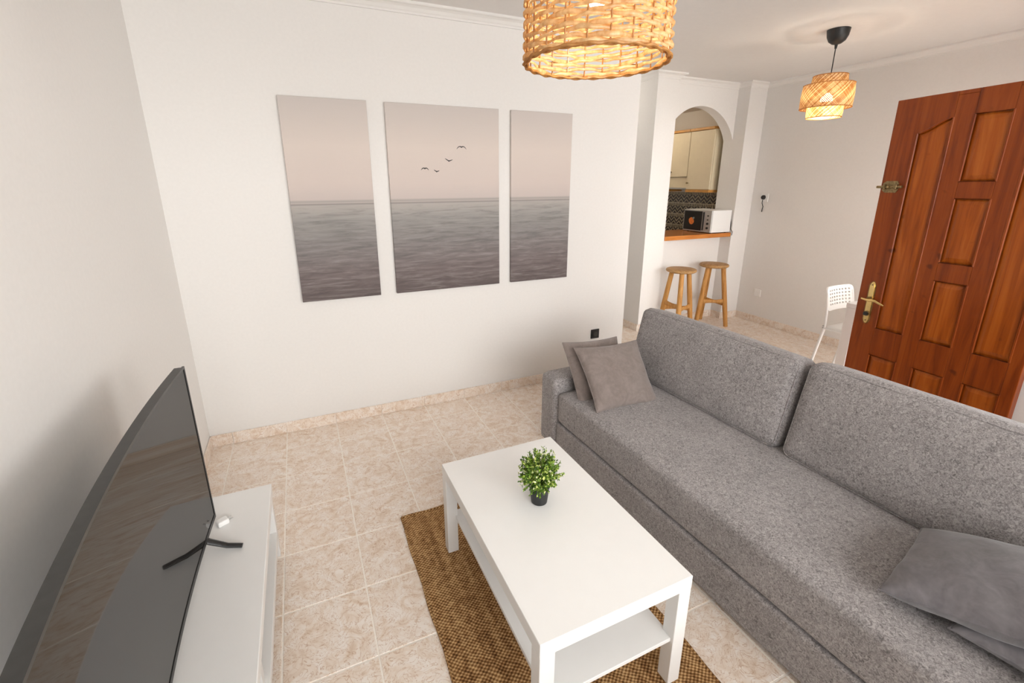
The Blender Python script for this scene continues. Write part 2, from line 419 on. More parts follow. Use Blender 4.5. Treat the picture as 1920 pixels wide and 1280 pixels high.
def pillow(name, w_, h_, t_, material, label, cat, loc, rot, group=None, seed=0, n=30):
    rnd = random.Random(seed); ph = [rnd.uniform(0, 6.28) for _ in range(6)]
    V, F = [], []
    def P(i, j, s):
        u = -1 + 2 * i / n; v = -1 + 2 * j / n
        u = math.copysign(1 - (1 - abs(u)) ** 1.25, u); v = math.copysign(1 - (1 - abs(v)) ** 1.25, v)
        x = u * (1 - 0.075 * (1 - v * v)); y = v * (1 - 0.075 * (1 - u * u))
        tk = ((1 - u * u) * (1 - v * v)) ** 0.42
        wr = 0.07 * math.sin(11 * u + 7 * v + ph[5]) * (u * u + v * v) * 0.5 + 0.03 * math.sin(6 * u + 4 * v + ph[0]) + 0.035 * math.sin(9 * v - 5 * u + ph[1]) * abs(u) + 0.04 * math.sin(13 * u + ph[2]) * v * v
        z = s * (t_ / 2 * tk * (1 + 1.2 * wr) + 0.0012)
        z += 0.012 * (u * v) * math.sin(ph[3]) + 0.010 * (u * u - v * v) * math.sin(ph[4])
        return (x * w_ / 2, y * h_ / 2, z)
    for s in (1, -1):
        for i in range(n + 1):
            for j in range(n + 1): V.append(P(i, j, s))
    K = (n + 1) ** 2
    for i in range(n):
        for j in range(n):
            a = i * (n + 1) + j; b = a + n + 1
            F.append((a, b, b + 1, a + 1)); F.append((K + a, K + a + 1, K + b + 1, K + b))
    ring = [(i, 0) for i in range(n)] + [(n, j) for j in range(n)] + [(i, n) for i in range(n, 0, -1)] + [(0, j) for j in range(n, 0, -1)]
    for q in range(len(ring)):
        a, b = ring[q], ring[(q + 1) % len(ring)]
        ia = a[0] * (n + 1) + a[1]; ib = b[0] * (n + 1) + b[1]
        F.append((ia, ib, K + ib, K + ia)[::-1])
    root = empty(name, loc, label, cat, group); root.rotation_euler = rot
    mk('cover', V, F, material, root, True)
    mid = [tuple((V[i * (n + 1) + j][k] + V[K + i * (n + 1) + j][k]) / 2 for k in range(3)) for i, j in ring]
    tube('edge_seam', mid, 0.0028, material, root, 6, True)
    return root
def tag(o, label=None, cat=None, group=None, kind=None):
    if label: o['label'] = label
    if cat: o['category'] = cat
    if group: o['group'] = group
    if kind: o['kind'] = kind
    return o
def empty(name, loc=(0, 0, 0), label=None, cat=None, group=None, kind=None):
    o = bpy.data.objects.new(name, None); COL.objects.link(o); o.location = loc; o.empty_display_size = 0.1
    return tag(o, label, cat, group, kind)
def struct(o, label=None): return tag(o, label, None, None, 'structure')

# ------------------------------------------------------------------ the room shell
ZC = 2.685                      # ceiling
BX, BY = 3.244, 0.0             # end of the picture wall
PX0, PX1, PY = 4.087, 4.356, 0.77   # left pier
AY0, AY1 = 0.905, 1.03          # arch wall
NX, RY = 5.36, 0.75             # niche corner, right pier front
X4 = 5.625                      # far right wall
EY = -2.24                      # entry wall
RX = 3.985                      # right wall of the sitting area
FY = -4.5                       # window wall
HB = 2.6                        # back of hall and kitchen
T = 0.12
struct(box('wall_left', -T, 0, FY - T, HB, 0, ZC, 'wall'), 'plain white wall behind the television')
struct(box('wall_back', 0, BX, BY, BY + T, 0, ZC, 'wall'), 'white wall hung with the three canvas prints')
struct(box('wall_hall_left', BX - T, BX, BY + T, HB, 0, ZC, 'wall'), 'white hallway wall')
struct(box('wall_hall_end', 0, X4 + 0.5, HB, HB + T, 0, ZC, 'wall'), 'white wall at the end of the hallway')
struct(box('wall_pier', PX0, PX1, PY, HB, 0, ZC, 'wall'), 'white pier left of the arched hatch')
struct(box('wall_half', PX1, NX, AY0, AY1, 0, 1.02, 'wall'), 'low white wall under the breakfast bar')
# arched wall
CX, CZ, CR = 4.856, 1.884, 0.547
V, F = [], []
n = 36
for i in range(n + 1):
    x = PX1 + (NX - PX1) * i / n
    dx = max(-1, min(1, (x - CX) / CR))
    z = CZ + CR * math.sqrt(max(0, 1 - dx * dx))
    V += [(x, AY0, z), (x, AY0, ZC), (x, AY1, z), (x, AY1, ZC)]
for i in range(n):
    a, b = 4 * i, 4 * i + 4
    F += [(a, b, b + 1, a + 1), (a + 2, a + 3, b + 3, b + 2), (a, a + 2, b + 2, b)]
F += [(0, 1, 3, 2), (4 * n, 4 * n + 2, 4 * n + 3, 4 * n + 1)]
struct(mk('wall_arch', V, F, 'wall'), 'white wall pierced by the round arched hatch to the kitchen')
struct(box('wall_pier_right', NX, X4 + T, RY, AY1, 0, ZC, 'wall'), 'white pier right of the arched hatch')
struct(box('wall_far', X4, X4 + T, EY - T, RY, 0, ZC, 'wall'), 'white dining area wall behind the hanging bamboo lamp')
W2 = (-4.20, -2.70, 0.95, 2.20)   # unseen second window, added in the right wall to light the left wall
bm = bmesh.new()
addbox(bm, RX, RX + T, FY - T, W2[0], 0, ZC); addbox(bm, RX, RX + T, W2[1], EY, 0, ZC)
addbox(bm, RX, RX + T, W2[0], W2[1], 0, W2[2]); addbox(bm, RX, RX + T, W2[0], W2[1], W2[3], ZC)
struct(bmo('wall_right', bm, 'wall'), 'white wall beside the hinge of the wooden door')
w2 = struct(empty('added_window_2', (RX, (W2[0] + W2[1]) / 2, W2[2]), 'added unseen white side window above the near end of the sofa'))
hh, hz_ = (W2[1] - W2[0]) / 2, W2[3] - W2[2]
for a, b in ((-hh, 0), (0, hh)):
    bm = bmesh.new()
    addbox(bm, 0.05, 0.09, a, a + 0.04, 0, hz_); addbox(bm, 0.05, 0.09, b - 0.04, b, 0, hz_)
    addbox(bm, 0.05, 0.09, a + 0.04, b - 0.04, 0, 0.04); addbox(bm, 0.05, 0.09, a + 0.04, b - 0.04, hz_ - 0.04, hz_)
    f = bmo('window_frame', bm, 'white_lacq', w2); box('pane', 0.067, 0.073, a + 0.04, b - 0.04, 0.04, hz_ - 0.04, 'glass', f)
DW0, DW1, DWZ = RX + T, RX + T + 0.86, 2.12
DW2 = 5.57                         # sidelight added to brighten the dining wall, between the doorway and this x
bm = bmesh.new()
addbox(bm, DW2, X4, EY - T, EY, 0, ZC); addbox(bm, DW0, DW2, EY - T, EY, DWZ, ZC)
struct(bmo('wall_entry', bm, 'wall'), 'white wall with the entrance doorway')
w3 = struct(empty('added_sidelight', ((DW1 + DW2) / 2, EY, 0), 'added unseen glazed sidelight beside the entrance doorway'))
hh = (DW2 - DW1) / 2
bm = bmesh.new()
addbox(bm, hh - 0.04, hh, -0.08, -0.03, 0, DWZ); addbox(bm, -hh + 0.001, hh - 0.04, -0.08, -0.03, 0, 0.06); addbox(bm, -hh + 0.001, hh - 0.04, -0.08, -0.03, DWZ - 0.05, DWZ)
f = bmo('window_frame', bm, 'white_lacq', w3); box('pane', -hh + 0.001, hh - 0.04, -0.058, -0.052, 0.06, DWZ - 0.05, 'glass', f)
bm = bmesh.new()
addbox(bm, 0, WIN[0], FY - T, FY, 0, ZC); addbox(bm, WIN[1], RX, FY - T, FY, 0, ZC); addbox(bm, WIN[0], WIN[1], FY - T, FY, WIN[3], ZC); addbox(bm, WIN[0], WIN[1], FY - T, FY, 0, WIN[2])
struct(bmo('wall_front', bm, 'wall'), 'white wall with the wide window behind the camera')
struct(box('wall_kitchen', X4, X4 + T, AY1, HB, 0, ZC, 'kitchen_wall'), 'kitchen wall behind the cupboards')
struct(box('ceiling', -T, X4 + T, FY - T, HB, ZC, ZC + 0.1, 'ceil'), 'flat white ceiling')
struct(box('ceiling_kitchen', PX1, X4, AY1, HB, 2.53, 2.56, 'kitchen_wall'), 'lower pale kitchen ceiling')
# window_1: three white casements
wn = struct(empty('window_1', ((WIN[0] + WIN[1]) / 2, FY, WIN[2]), 'wide white window behind the camera'))
hw = (WIN[1] - WIN[0]) / 2; WH = WIN[3] - WIN[2]
for i in range(3):
    a = -hw + 2 * hw / 3 * i; b = a + 2 * hw / 3
    bm = bmesh.new()
    addbox(bm, a, a + 0.05, -0.08, -0.03, 0, WH); addbox(bm, b - 0.05, b, -0.08, -0.03, 0, WH)
    addbox(bm, a + 0.05, b - 0.05, -0.08, -0.03, 0, 0.06); addbox(bm, a + 0.05, b - 0.05, -0.08, -0.03, WH - 0.05, WH)
    f = bmo('window_frame', bm, 'white_lacq', wn)
    box('pane', a + 0.05, b - 0.05, -0.058, -0.052, 0.06, WH - 0.05, 'glass', f)
struct(box('added_terrace_ground', -3, 8, -9, FY - T, -0.16, -0.06, 'outside'), 'added stone terrace slab outside the window, blocks sky light from below')  # unseen slab added so the sky doesn't shine up from below
struct(box('landing_ground', RX + T, 7, -4.5, EY - T, -0.05, -0.01, 'outside'), 'stone landing outside the entrance')

# floor with separate tiles
fl = struct(box('floor', -T, X4 + T, FY - T, HB, -0.1, -0.0015, 'grout'), 'beige veined ceramic floor tiles')
TP, TX0, TY0 = 0.32, 0.125, -1.18
def make_tile_mesh(name, sx, sy, hz=0.006, bev=0.0018):
    bm = bmesh.new(); addbox(bm, -sx / 2, sx / 2, -sy / 2, sy / 2, -hz, 0)
    es = [e for e in bm.edges if all(abs(v.co.z) < 1e-6 for v in e.verts)]
    bmesh.ops.bevel(bm, geom=es, offset=bev, segments=1, affect='EDGES')
    bmesh.ops.recalc_face_normals(bm, faces=bm.faces)
    me = bpy.data.meshes.new(name); bm.to_mesh(me); bm.free(); me.materials.append(M['tile']); return me
G = 0.0055
full = make_tile_mesh('floor_tile', TP - G, TP - G)
rest = bmesh.new(); cnt = 0; cells = []
i0 = math.floor((0 - TX0) / TP); j0 = math.floor((FY - TY0) / TP)
for i in range(i0, 18):
    for j in range(j0, 13):
        x0, x1 = TX0 + i * TP, TX0 + (i + 1) * TP; y0, y1 = TY0 + j * TP, TY0 + (j + 1) * TP
        x0c, x1c = max(x0, 0.0), min(x1, X4); y0c, y1c = max(y0, FY), min(y1, HB)
        if x1c - x0c < 0.02 or y1c - y0c < 0.02: continue
        cells.append((x0c, x1c, y0c, y1c))
vis = [c for c in cells if any(in_view((x, y, 0)) for x in (c[0], c[1], (c[0] + c[1]) / 2) for y in (c[2], c[3], (c[2] + c[3]) / 2))]
# floor hidden by the sofa or behind walls needs no separate tiles
def hidden(c):
    x, y = (c[0] + c[1]) / 2, (c[2] + c[3]) / 2
    return (y > 0.15 and x < BX + 0.05) or y > 1.0 or (x > RX and y < EY) or (2.25 < x < 3.3 and y < -1.1)
vis = [c for c in vis if not hidden(c)]
vis.sort(key=lambda c: ((c[0] + c[1]) / 2 - CAM_LOC.x) ** 2 + ((c[2] + c[3]) / 2 - CAM_LOC.y) ** 2)
vis = vis[:295]; vs_ = set(vis)
cache = {}
for c in cells:
    sx, sy = c[1] - c[0] - G, c[3] - c[2] - G
    cx, cy = (c[0] + c[1]) / 2, (c[2] + c[3]) / 2
    if c in vs_:
        key = (round(sx, 3), round(sy, 3))
        if key not in cache: cache[key] = full if key == (round(TP - G, 3),) * 2 else make_tile_mesh('floor_tile', sx, sy)
        o = bpy.data.objects.new('tile', cache[key]); COL.objects.link(o); o.parent = fl; o.location = (cx, cy, 0)
    else:
        addbox(rest, c[0] + G / 2, c[1] - G / 2, c[2] + G / 2, c[3] - G / 2, -0.006, 0)
o = bmo('tile_field', rest, 'tile', fl); o['kind'] = 'stuff'

# skirting tiles
def skirting(name, p0, p1, nrm, label, off=0.0):
    """run from p0 to p1 (plan), nrm points into the room"""
    d = Vector((p1[0] - p0[0], p1[1] - p0[1])); L = d.length; d.normalize(); nn = Vector(nrm)
    root = empty(name, (p0[0], p0[1], 0), label, None, None, 'structure')
    root.rotation_euler = (0, 0, math.atan2(d.y, d.x))
    s = 1 if (d.x * nn.y - d.y * nn.x) > 0 else -1
    t0, t1 = (0, 0.006 * s); lo, hi = min(t0, t1), max(t0, t1)
    box('mortar_bed', 0, L, lo, hi, 0, 0.074, 'grout', root)
    a = 0.0; x = -off
    while x < L - 0.001:
        x0, x1 = max(0, x), min(L, x + TP)
        if x1 - x0 > 0.015:
            tt0, tt1 = (0.001 * s, 0.011 * s)
            bm = bmesh.new(); addbox(bm, x0 + 0.001, x1 - 0.001, min(tt0, tt1), max(tt0, tt1), 0, 0.08, 0.002, 1)
            bmo('skirting_tile', bm, 'tile', root)
        x += TP
    return root
skirting('baseboard_back', (0.0, 0), (BX, 0), (0, -1), 'beige tile skirting under the canvas prints', TP - 0.125)
skirting('baseboard_left', (0, FY), (0, 0), (1, 0), 'beige tile skirting behind the television bench')
skirting('baseboard_hall', (PX0, HB), (PX0, PY), (-1, 0), 'beige tile skirting along the hallway')
skirting('baseboard_hall_left', (BX, 0.0), (BX, HB), (1, 0), 'beige tile skirting on the hidden side of the picture wall')
skirting('baseboard_hall_end', (BX, HB), (PX0, HB), (0, -1), 'beige tile skirting at the end of the hallway')
skirting('baseboard_pier', (PX0, PY), (PX1, PY), (0, -1), 'beige tile skirting of the pier beside the stools')
skirting('baseboard_niche', (PX1, AY0), (NX, AY0), (0, -1), 'beige tile skirting under the breakfast bar')
skirting('baseboard_return', (NX, AY0), (NX, RY), (-1, 0), 'beige tile skirting on the niche return')
skirting('baseboard_pier_right', (NX, RY), (X4, RY), (0, -1), 'beige tile skirting on the right pier')
skirting('baseboard_far', (X4, RY), (X4, EY), (-1, 0), 'beige tile skirting along the dining wall', 0.1)
skirting('baseboard_right', (RX, EY), (RX, FY), (-1, 0), 'beige tile skirting beside the sofa')

# cornices: profile swept along plan polylines (room on the right-hand side of the walk)
PROF = [(0, -0.056), (0.010, -0.056), (0.012, -0.046), (0.020, -0.040), (0.030, -0.026), (0.044, -0.018), (0.056, -0.015), (0.060, -0.010), (0.060, 0)]
def cornice(name, path, label):
    pts = [Vector(p) for p in path]; V, F = [], []
    k = len(PROF)
    for i, p in enumerate(pts):
        ns = []
        if i > 0: d = (pts[i] - pts[i - 1]).normalized(); ns.append(Vector((d.y, -d.x)))
        if i < len(pts) - 1: d = (pts[i + 1] - pts[i]).normalized(); ns.append(Vector((d.y, -d.x)))
        if len(ns) == 2:
            b = (ns[0] + ns[1]).normalized(); b /= b.dot(ns[0])
        else: b = ns[0]
        for o, z in PROF: V.append((p.x + b.x * o, p.y + b.y * o, ZC + z))
    for i in range(len(pts) - 1):
        for q in range(k - 1): F.append((i * k + q, (i + 1) * k + q, (i + 1) * k + q + 1, i * k + q + 1))
    F.append(tuple(range(k))); F.append(tuple((len(pts) - 1) * k + q for q in range(k))[::-1])
    return struct(mk(name, V, F, 'plaster_trim'), label)
cornice('trim_1', [(0, FY), (0, 0), (BX, 0)], 'white plaster cornice above the canvas prints')
cornice('trim_2', [(PX0, HB), (PX0, PY), (PX1, PY), (PX1, AY0), (NX, AY0), (NX, RY), (X4, RY), (X4, EY)], 'white plaster cornice stepping round the arch and dining wall')
cornice('trim_3', [(RX, EY), (RX, FY)], 'white plaster cornice on the right wall')

# ------------------------------------------------------------------ wooden door
DL = (4.031, -1.427, 0.0); DA = math.radians(-95.6); DWD = 0.84; DH = 2.10
dr = struct(empty('door_1', DL, 'varnished red-brown panelled wooden entrance door standing open')); dr.rotation_euler = (0, math.radians(-0.8), DA)   # hung a touch out of plumb
box('core', 0.002, DWD - 0.002, -0.012, 0.022, 0.012, DH, 'door', dr)
YF = -0.024   # front of stiles and rails (local -y faces the room)
# columns of the panels
PA, PB, PC = (0.135, 0.295), (0.385, 0.54), (0.63, 0.785)
zb0, zb1, zt0 = 0.14, 0.555, 0.735
def rail(name, x0, x1, z0, z1): return box(name, x0, x1, YF, -0.0121, z0, z1, 'door', dr, 0.003, 2)
rail('stile', 0.0, PA[0], 0.012, DH); rail('stile', PA[1], PB[0], zb0, DH - 0.02)
rail('stile', PB[1], PC[0], zb0, DH - 0.02); rail('stile', PC[1], DWD, 0.012, DH)
rail('bottom_rail', PA[0], PC[1], 0.012, zb0)
for a, b in (PA, PB, PC): rail('rail', a, b, zb1, zt0)
for z0, z1 in ((1.09, 1.195), (1.545, 1.635)): rail('rail', PB[0], PB[1], z0, z1)
rail('top_rail', PB[0], PB[1], 1.975, DH)
rail('top_rail', PA[1], PB[0], DH - 0.02, DH); rail('top_rail', PB[1], PC[0], DH - 0.02, DH)
def ogee(s):   # 0 outside .. 1 towards the middle of the door
    return 1.905 + 0.065 * (3 * s * s - 2 * s ** 3)
def prism(name, poly, y0, y1, material, parent, inset=0.0):
    """poly in (x,z), front y0; inset > 0 makes a raised, chamfered front"""
    n = len(poly); cx = sum(p[0] for p in poly) / n; cz = sum(p[1] for p in poly) / n
    V = [(x, y1, z) for x, z in poly]
    if inset:
        xs = [p[0] for p in poly]; hx = (max(xs) - min(xs)) / 2; zs = [p[1] for p in poly]; hz = (max(zs) - min(zs)) / 2
        mx_, mz_ = (max(xs) + min(xs)) / 2, (max(zs) + min(zs)) / 2
        ins = lambda d: [(mx_ + (x - mx_) * (1 - d / hx), mz_ + (z - mz_) * (1 - d / hz)) for x, z in poly]
        rings = [(poly, y1), (ins(0.006), y1), (ins(0.012), y1 + (y0 - y1) * 0.35), (ins(inset), y0)]
    else: rings = [(poly, y1), (poly, y0)]
    V = [(x, y, z) for pl, y in rings for x, z in pl]
    F = []
    for r in range(len(rings) - 1):
        for k in range(n): F.append((r * n + k, r * n + (k + 1) % n, (r + 1) * n + (k + 1) % n, (r + 1) * n + k))
    F.append(tuple((len(rings) - 1) * n + k for k in range(n))); F.append(tuple(range(n))[::-1])
    bm = bmesh.new(); vv = [bm.verts.new(v) for v in V]
    for f in F: bm.faces.new([vv[i] for i in f])
    return bmo(name, bm, material, parent)
def moulding(poly):
    pts = [(x, -0.0215, z) for x, z in poly]
    return tube('moulding', pts, 0.0065, 'door', dr, 6, True)
ogl = [(PA[0] + (PA[1] - PA[0]) * i / 10, ogee(i / 10)) for i in range(11)]
ogr = [(PC[1] - (PC[1] - PC[0]) * i / 10, ogee(i / 10)) for i in range(11)]
prism('top_rail', ogl + [(PA[1], DH), (PA[0], DH)], YF, -0.0121, 'door', dr)
prism('top_rail', ogr + [(PC[0], DH), (PC[1], DH)], YF, -0.0121, 'door', dr)
g_ = 0.004
polys = [[(PA[0], zt0), (PA[1], zt0)] + ogl[::-1], [(PC[0], zt0), (PC[1], zt0)] + ogr]
for z0, z1 in ((zt0, 1.09), (1.195, 1.545), (1.635, 1.975)): polys.append([(PB[0], z0), (PB[1], z0), (PB[1], z1), (PB[0], z1)])
for a, b in (PA, PB, PC): polys.append([(a, zb0), (b, zb0), (b, zb1), (a, zb1)])
for pl in polys:
    prism('panel', pl, -0.0205, -0.0122, 'door_panel', dr, 0.032); moulding(pl)
# brass handle
hd = empty('door_handle', (0, 0, 0)); hd.parent = dr
hx, hz0, hz1 = 0.075, 0.748, 1.028
pl = []
for i in range(13):
    a = PI * i / 12; pl.append((hx + 0.0235 * math.cos(a) * (1 - 0.2 * math.sin(a)), hz1 - 0.025 + 0.027 * math.sin(a)))
for i in range(13):
    a = PI + PI * i / 12; pl.append((hx + 0.0235 * math.cos(a) * (1 + 0.2 * math.sin(a)), hz0 + 0.025 + 0.027 * math.sin(a)))
prism('escutcheon', pl, -0.030, -0.024, 'brass', hd, 0.009)
lz = 0.912
def cyl_y(name, x, z, r, y0, y1, material, parent, seg=18):
    return tube(name, [(x, y0, z), (x, y1, z)], r, material, parent, seg)
cyl_y('lever_rose', hx, lz, 0.016, -0.026, -0.040, 'old_brass', hd)
tube('lever', [(hx, -0.036, lz), (hx, -0.066, lz), (hx + 0.02, -0.072, lz), (hx + 0.06, -0.072, lz + 0.004), (hx + 0.10, -0.070, lz - 0.012), (hx + 0.112, -0.069, lz - 0.016)], [0.008, 0.008, 0.009, 0.0085, 0.007, 0.004], 'brass', hd, 10)
tube('lever_tail', [(hx + 0.01, -0.068, lz), (hx - 0.03, -0.060, lz + 0.002)], [0.008, 0.006], 'brass', hd, 10)
cyl_y('lock_rose', hx, 0.817, 0.017, -0.029, -0.036, 'old_brass', hd)
box('lock_thumb_turn', hx - 0.011, hx + 0.011, -0.05, -0.034, 0.806, 0.828, 'black', hd, 0.004)
for z in (1.005, 0.772): cyl_y('screw', hx, z, 0.004, -0.028, -0.032, 'old_brass', hd, 10)
# bolt latch
lt = empty('bolt_latch', (0, 0, 0)); lt.parent = dr
prism('latch_plate', [(0.012, 1.588), (0.03, 1.575), (0.09, 1.575), (0.10, 1.592), (0.10, 1.628), (0.09, 1.643), (0.03, 1.643), (0.012, 1.63)], -0.028, -0.024, 'old_brass', lt)
tube('bolt', [(-0.014, -0.036, 1.609), (0.125, -0.036, 1.609)], 0.0075, 'old_brass', lt, 12)
for x in (0.022, 0.085): box('bolt_guide', x, x + 0.014, -0.047, -0.026, 1.594, 1.624, 'old_brass', lt, 0.004)
box('bolt_knob', 0.052, 0.062, -0.058, -0.034, 1.600, 1.616, 'old_brass', lt, 0.003)
for z in (0.25, 1.05, 1.85): tube('hinge', [(DWD + 0.004, -0.014, z - 0.05), (DWD + 0.004, -0.014, z + 0.05)], 0.008, 'old_brass', dr, 10)
bm = bmesh.new()
addbox(bm, DW0, DW0 + 0.05, EY - 0.10, EY - 0.001, 0, DWZ); addbox(bm, DW1 - 0.05, DW1, EY - 0.10, EY - 0.001, 0, DWZ); addbox(bm, DW0 + 0.05, DW1 - 0.05, EY - 0.10, EY - 0.001, DWZ - 0.05, DWZ)
struct(bmo('door_frame_1', bm, 'door'), 'dark wooden frame of the entrance doorway')

# ------------------------------------------------------------------ canvas prints
ZT, ZB = 2.126, 0.904
for x0, x1, lab in ((0.648, 1.143, 'narrow canvas of grey sea, left piece, nearest the television corner'), (1.252, 2.027, 'wide middle canvas of grey sea with four flying birds'), (2.122, 2.622, 'narrow canvas of grey sea, right piece, nearest the hallway')):
    r = empty('canvas_print', ((x0 + x1) / 2, 0, ZB), lab, 'canvas print', 'triptych of seascape canvases')
    box('canvas', -(x1 - x0) / 2, (x1 - x0) / 2, -0.024, -0.004, 0, ZT - ZB, 'sea', r, 0.002, 1)
    if x1 - x0 > 0.7:
        # printed birds: (x, z, span, up/down) measured on the canvas
        for bx, bz, sp, kind in ((1.750, 1.872, 0.068, 0), (1.658, 1.782, 0.054, 1), (1.490, 1.732, 0.052, 0), (1.570, 1.713, 0.038, 1)):
            pts = []
            for k in range(9):
                s = -1 + k / 4
                z = -0.011 * s * s + 0.006 * (1 - abs(s)) * abs(s) * 4 if kind == 0 else 0.014 * abs(s) - 0.004 * s
                pts.append((bx - (x0 + x1) / 2 + s * sp / 2, -0.0246, bz - ZB + z * sp / 0.06))
            tube('printed_bird', pts, [0.0012, 0.0028, 0.0034, 0.004, 0.006, 0.004, 0.0034, 0.0028, 0.0012], 'bird', r, 6, False, (0.8, 0.12))

# ------------------------------------------------------------------ coffee table
ct = empty('coffee_table', (1.413, -1.876, 0), 'white square-legged coffee table with lower shelf standing on the jute rug', 'table')
ct.rotation_euler = (0, 0, 0.006)
box('table_top', -0.275, 0.275, -0.45, 0.45, 0.40, 0.45, 'white_lacq', ct, 0.0015, 1)
for sx in (-1, 1):
    for sy in (-1, 1):
        a, b = sorted((sx * 0.275, sx * 0.225)); c, d = sorted((sy * 0.45, sy * 0.40))
        box('leg', a + 0.0005, b - 0.0005, c + 0.0005, d - 0.0005, 0.0085, 0.40, 'white_lacq', ct, 0.0015, 1)
box('shelf', -0.235, 0.235, -0.437, 0.437, 0.188, 0.203, 'white_lacq', ct, 0.001, 1)

# ------------------------------------------------------------------ jute rug
rx0, rx1, ry0, ry1 = 0.985, 1.812, -2.62, -1.155
rg = empty('jute_rug', ((rx0 + rx1) / 2, (ry0 + ry1) / 2, 0), 'brown woven jute rug under the coffee table', 'rug'); 
V, F = [], []
nx_, ny_ = 60, 100; HX, HY = (rx1 - rx0) / 2, (ry1 - ry0) / 2
rr = random.Random(3)
for i in range(nx_ + 1):
    for j in range(ny_ + 1):
        u, v = -1 + 2 * i / nx_, -1 + 2 * j / ny_
        x = u * HX + (0.004 * math.sin(v * 9) if abs(u) > 0.99 else 0); y = v * HY + (0.004 * math.sin(u * 7) if abs(v) > 0.99 else 0)
        z = 0.007 + 0.0006 * math.sin(x * 40 + y * 13)
        if abs(u) > 0.999 or abs(v) > 0.999: z = 0.0055
        V.append((x, y, z))
for i in range(nx_):
    for j in range(ny_):
        a = i * (ny_ + 1) + j; F.append((a, a + ny_ + 1, a + ny_ + 2, a + 1))
K = len(V)
ring = [(i, 0) for i in range(nx_)] + [(nx_, j) for j in range(ny_)] + [(i, ny_) for i in range(nx_, 0, -1)] + [(0, j) for j in range(ny_, 0, -1)]
idx = [i * (ny_ + 1) + j for i, j in ring]
for k in idx: V.append((V[k][0], V[k][1], 0.0005))
for k in range(len(idx)):
    k2 = (k + 1) % len(idx); F.append((idx[k], K + k, K + k2, idx[k2]))
mk('weave', V, F, 'rug', rg, True)
for s in (-1, 1):
    tube('bound_edge', [(s * HX + 0.003 * math.sin(t * 0.7), -HY + 2 * HY * t / 40, 0.0055) for t in range(41)], 0.0055, 'rug', rg, 8)
    tube('bound_end', [(-HX + 2 * HX * t / 30, s * HY + 0.003 * math.sin(t * 0.9), 0.006) for t in range(31)], 0.006, 'rug', rg, 8)
V, F = [], []
for k in range(240):   # loose fibres along the far end and the left edge
    if rr.random() < 0.6: x, y, dx, dy = rr.uniform(-HX, HX), HY, rr.uniform(-0.008, 0.008), rr.uniform(0.004, 0.014)
    else: x, y, dx, dy = -HX, rr.uniform(-HY, HY), -rr.uniform(0.003, 0.009), rr.uniform(-0.006, 0.006)
    a, b = tube_data([(x, y, 0.006), (x + dx, y + dy, 0.004 + rr.uniform(-0.003, 0.005))], [0.0009, 0.0004], 3)
    o_ = len(V); V += a; F += [tuple(i + o_ for i in f) for f in b]
o = mk('loose_fibres', V, F, 'rug', rg); o['kind'] = 'stuff'

# ------------------------------------------------------------------ potted plant
pp = empty('potted_plant', (1.412, -1.818, 0.4505), 'small round boxwood plant in a black pot on the coffee table', 'plant'); pp.scale = (1.1, 1.1, 1.1)
lathe('pot', [(0.0, 0.0), (0.0255, 0.0), (0.028, 0.002), (0.0355, 0.062), (0.037, 0.064), (0.037, 0.07), (0.033, 0.07), (0.0325, 0.058), (0.0, 0.056)], 'pot', pp, 28)
lathe('moss', [(0.032, 0.057), (0.022, 0.066), (0.0, 0.07)], 'soil', pp, 16)
V, F = [], []
SV, SF = [], []
rr = random.Random(11)
cz = 0.121
for k in range(330):
    while True:
        d = Vector((rr.gauss(0, 1), rr.gauss(0, 1), rr.gauss(0, 1))).normalized()
        if d.z > -0.75: break
    L = rr.uniform(0.050, 0.078) * (1 + 0.12 * math.sin(5 * d.x + 3 * d.y))
    base = Vector((d.x * 0.012, d.y * 0.012, cz - 0.03)); tip = Vector((0, 0, cz)) + d * L
    a, b = tube_data([base, base.lerp(tip, 0.5) + Vector((0, 0, 0.004)), tip], [0.0011, 0.0009, 0.0005], 4)
    o_ = len(SV); SV += a; SF += [tuple(i + o_ for i in f) for f in b]
    for q in range(11):
        t = 0.45 + 0.58 * q / 10
        p = base.lerp(tip, min(t, 1.0))
        side = Vector((rr.gauss(0, 1), rr.gauss(0, 1), rr.gauss(0, 1)))
        ax = (d * 0.9 + side * 0.6).normalized(); bn = ax.cross(side).normalized(); nm = ax.cross(bn)
        l = rr.uniform(0.008, 0.0125); wd = l * rr.uniform(0.30, 0.42); o_ = len(V)
        V += [p, p + ax * l * 0.45 + bn * wd + nm * 0.0012, p + ax * l, p + ax * l * 0.45 - bn * wd + nm * 0.0012, p + ax * l * 0.5 - nm * 0.0004]
        F += [(o_, o_ + 1, o_ + 4), (o_ + 1, o_ + 2, o_ + 4), (o_ + 2, o_ + 3, o_ + 4), (o_ + 3, o_, o_ + 4)]
o = mk('foliage', V, F, 'leaf', pp); o['kind'] = 'stuff'
o = mk('stems', SV, SF, 'leaf', pp); o['kind'] = 'stuff'

# ------------------------------------------------------------------ television bench and television
tb = empty('tv_bench', (0.2225, -1.875, 0), 'low white open television bench against the left wall', 'bench')
BXa, BXb, BYa, BYb = -0.205, 0.2125, -0.745, 0.745
box('bench_top', BXa, BXb, BYa, BYb, 0.318, 0.36, 'white_lacq', tb, 0.002, 1)
for s in (-1, 1):
    a, b = sorted((s * 0.744, s * 0.704)); box('side_panel', BXa + 0.002, BXb - 0.006, a, b, 0.0, 0.318, 'white_lacq', tb, 0.0015, 1)
box('shelf', BXa + 0.002, BXb - 0.004, -0.703, 0.703, 0.10, 0.135, 'white_lacq', tb, 0.0015, 1)
box('divider', BXa + 0.01, BXb - 0.02, -0.02, 0.02, 0.1355, 0.3175, 'white_lacq', tb)

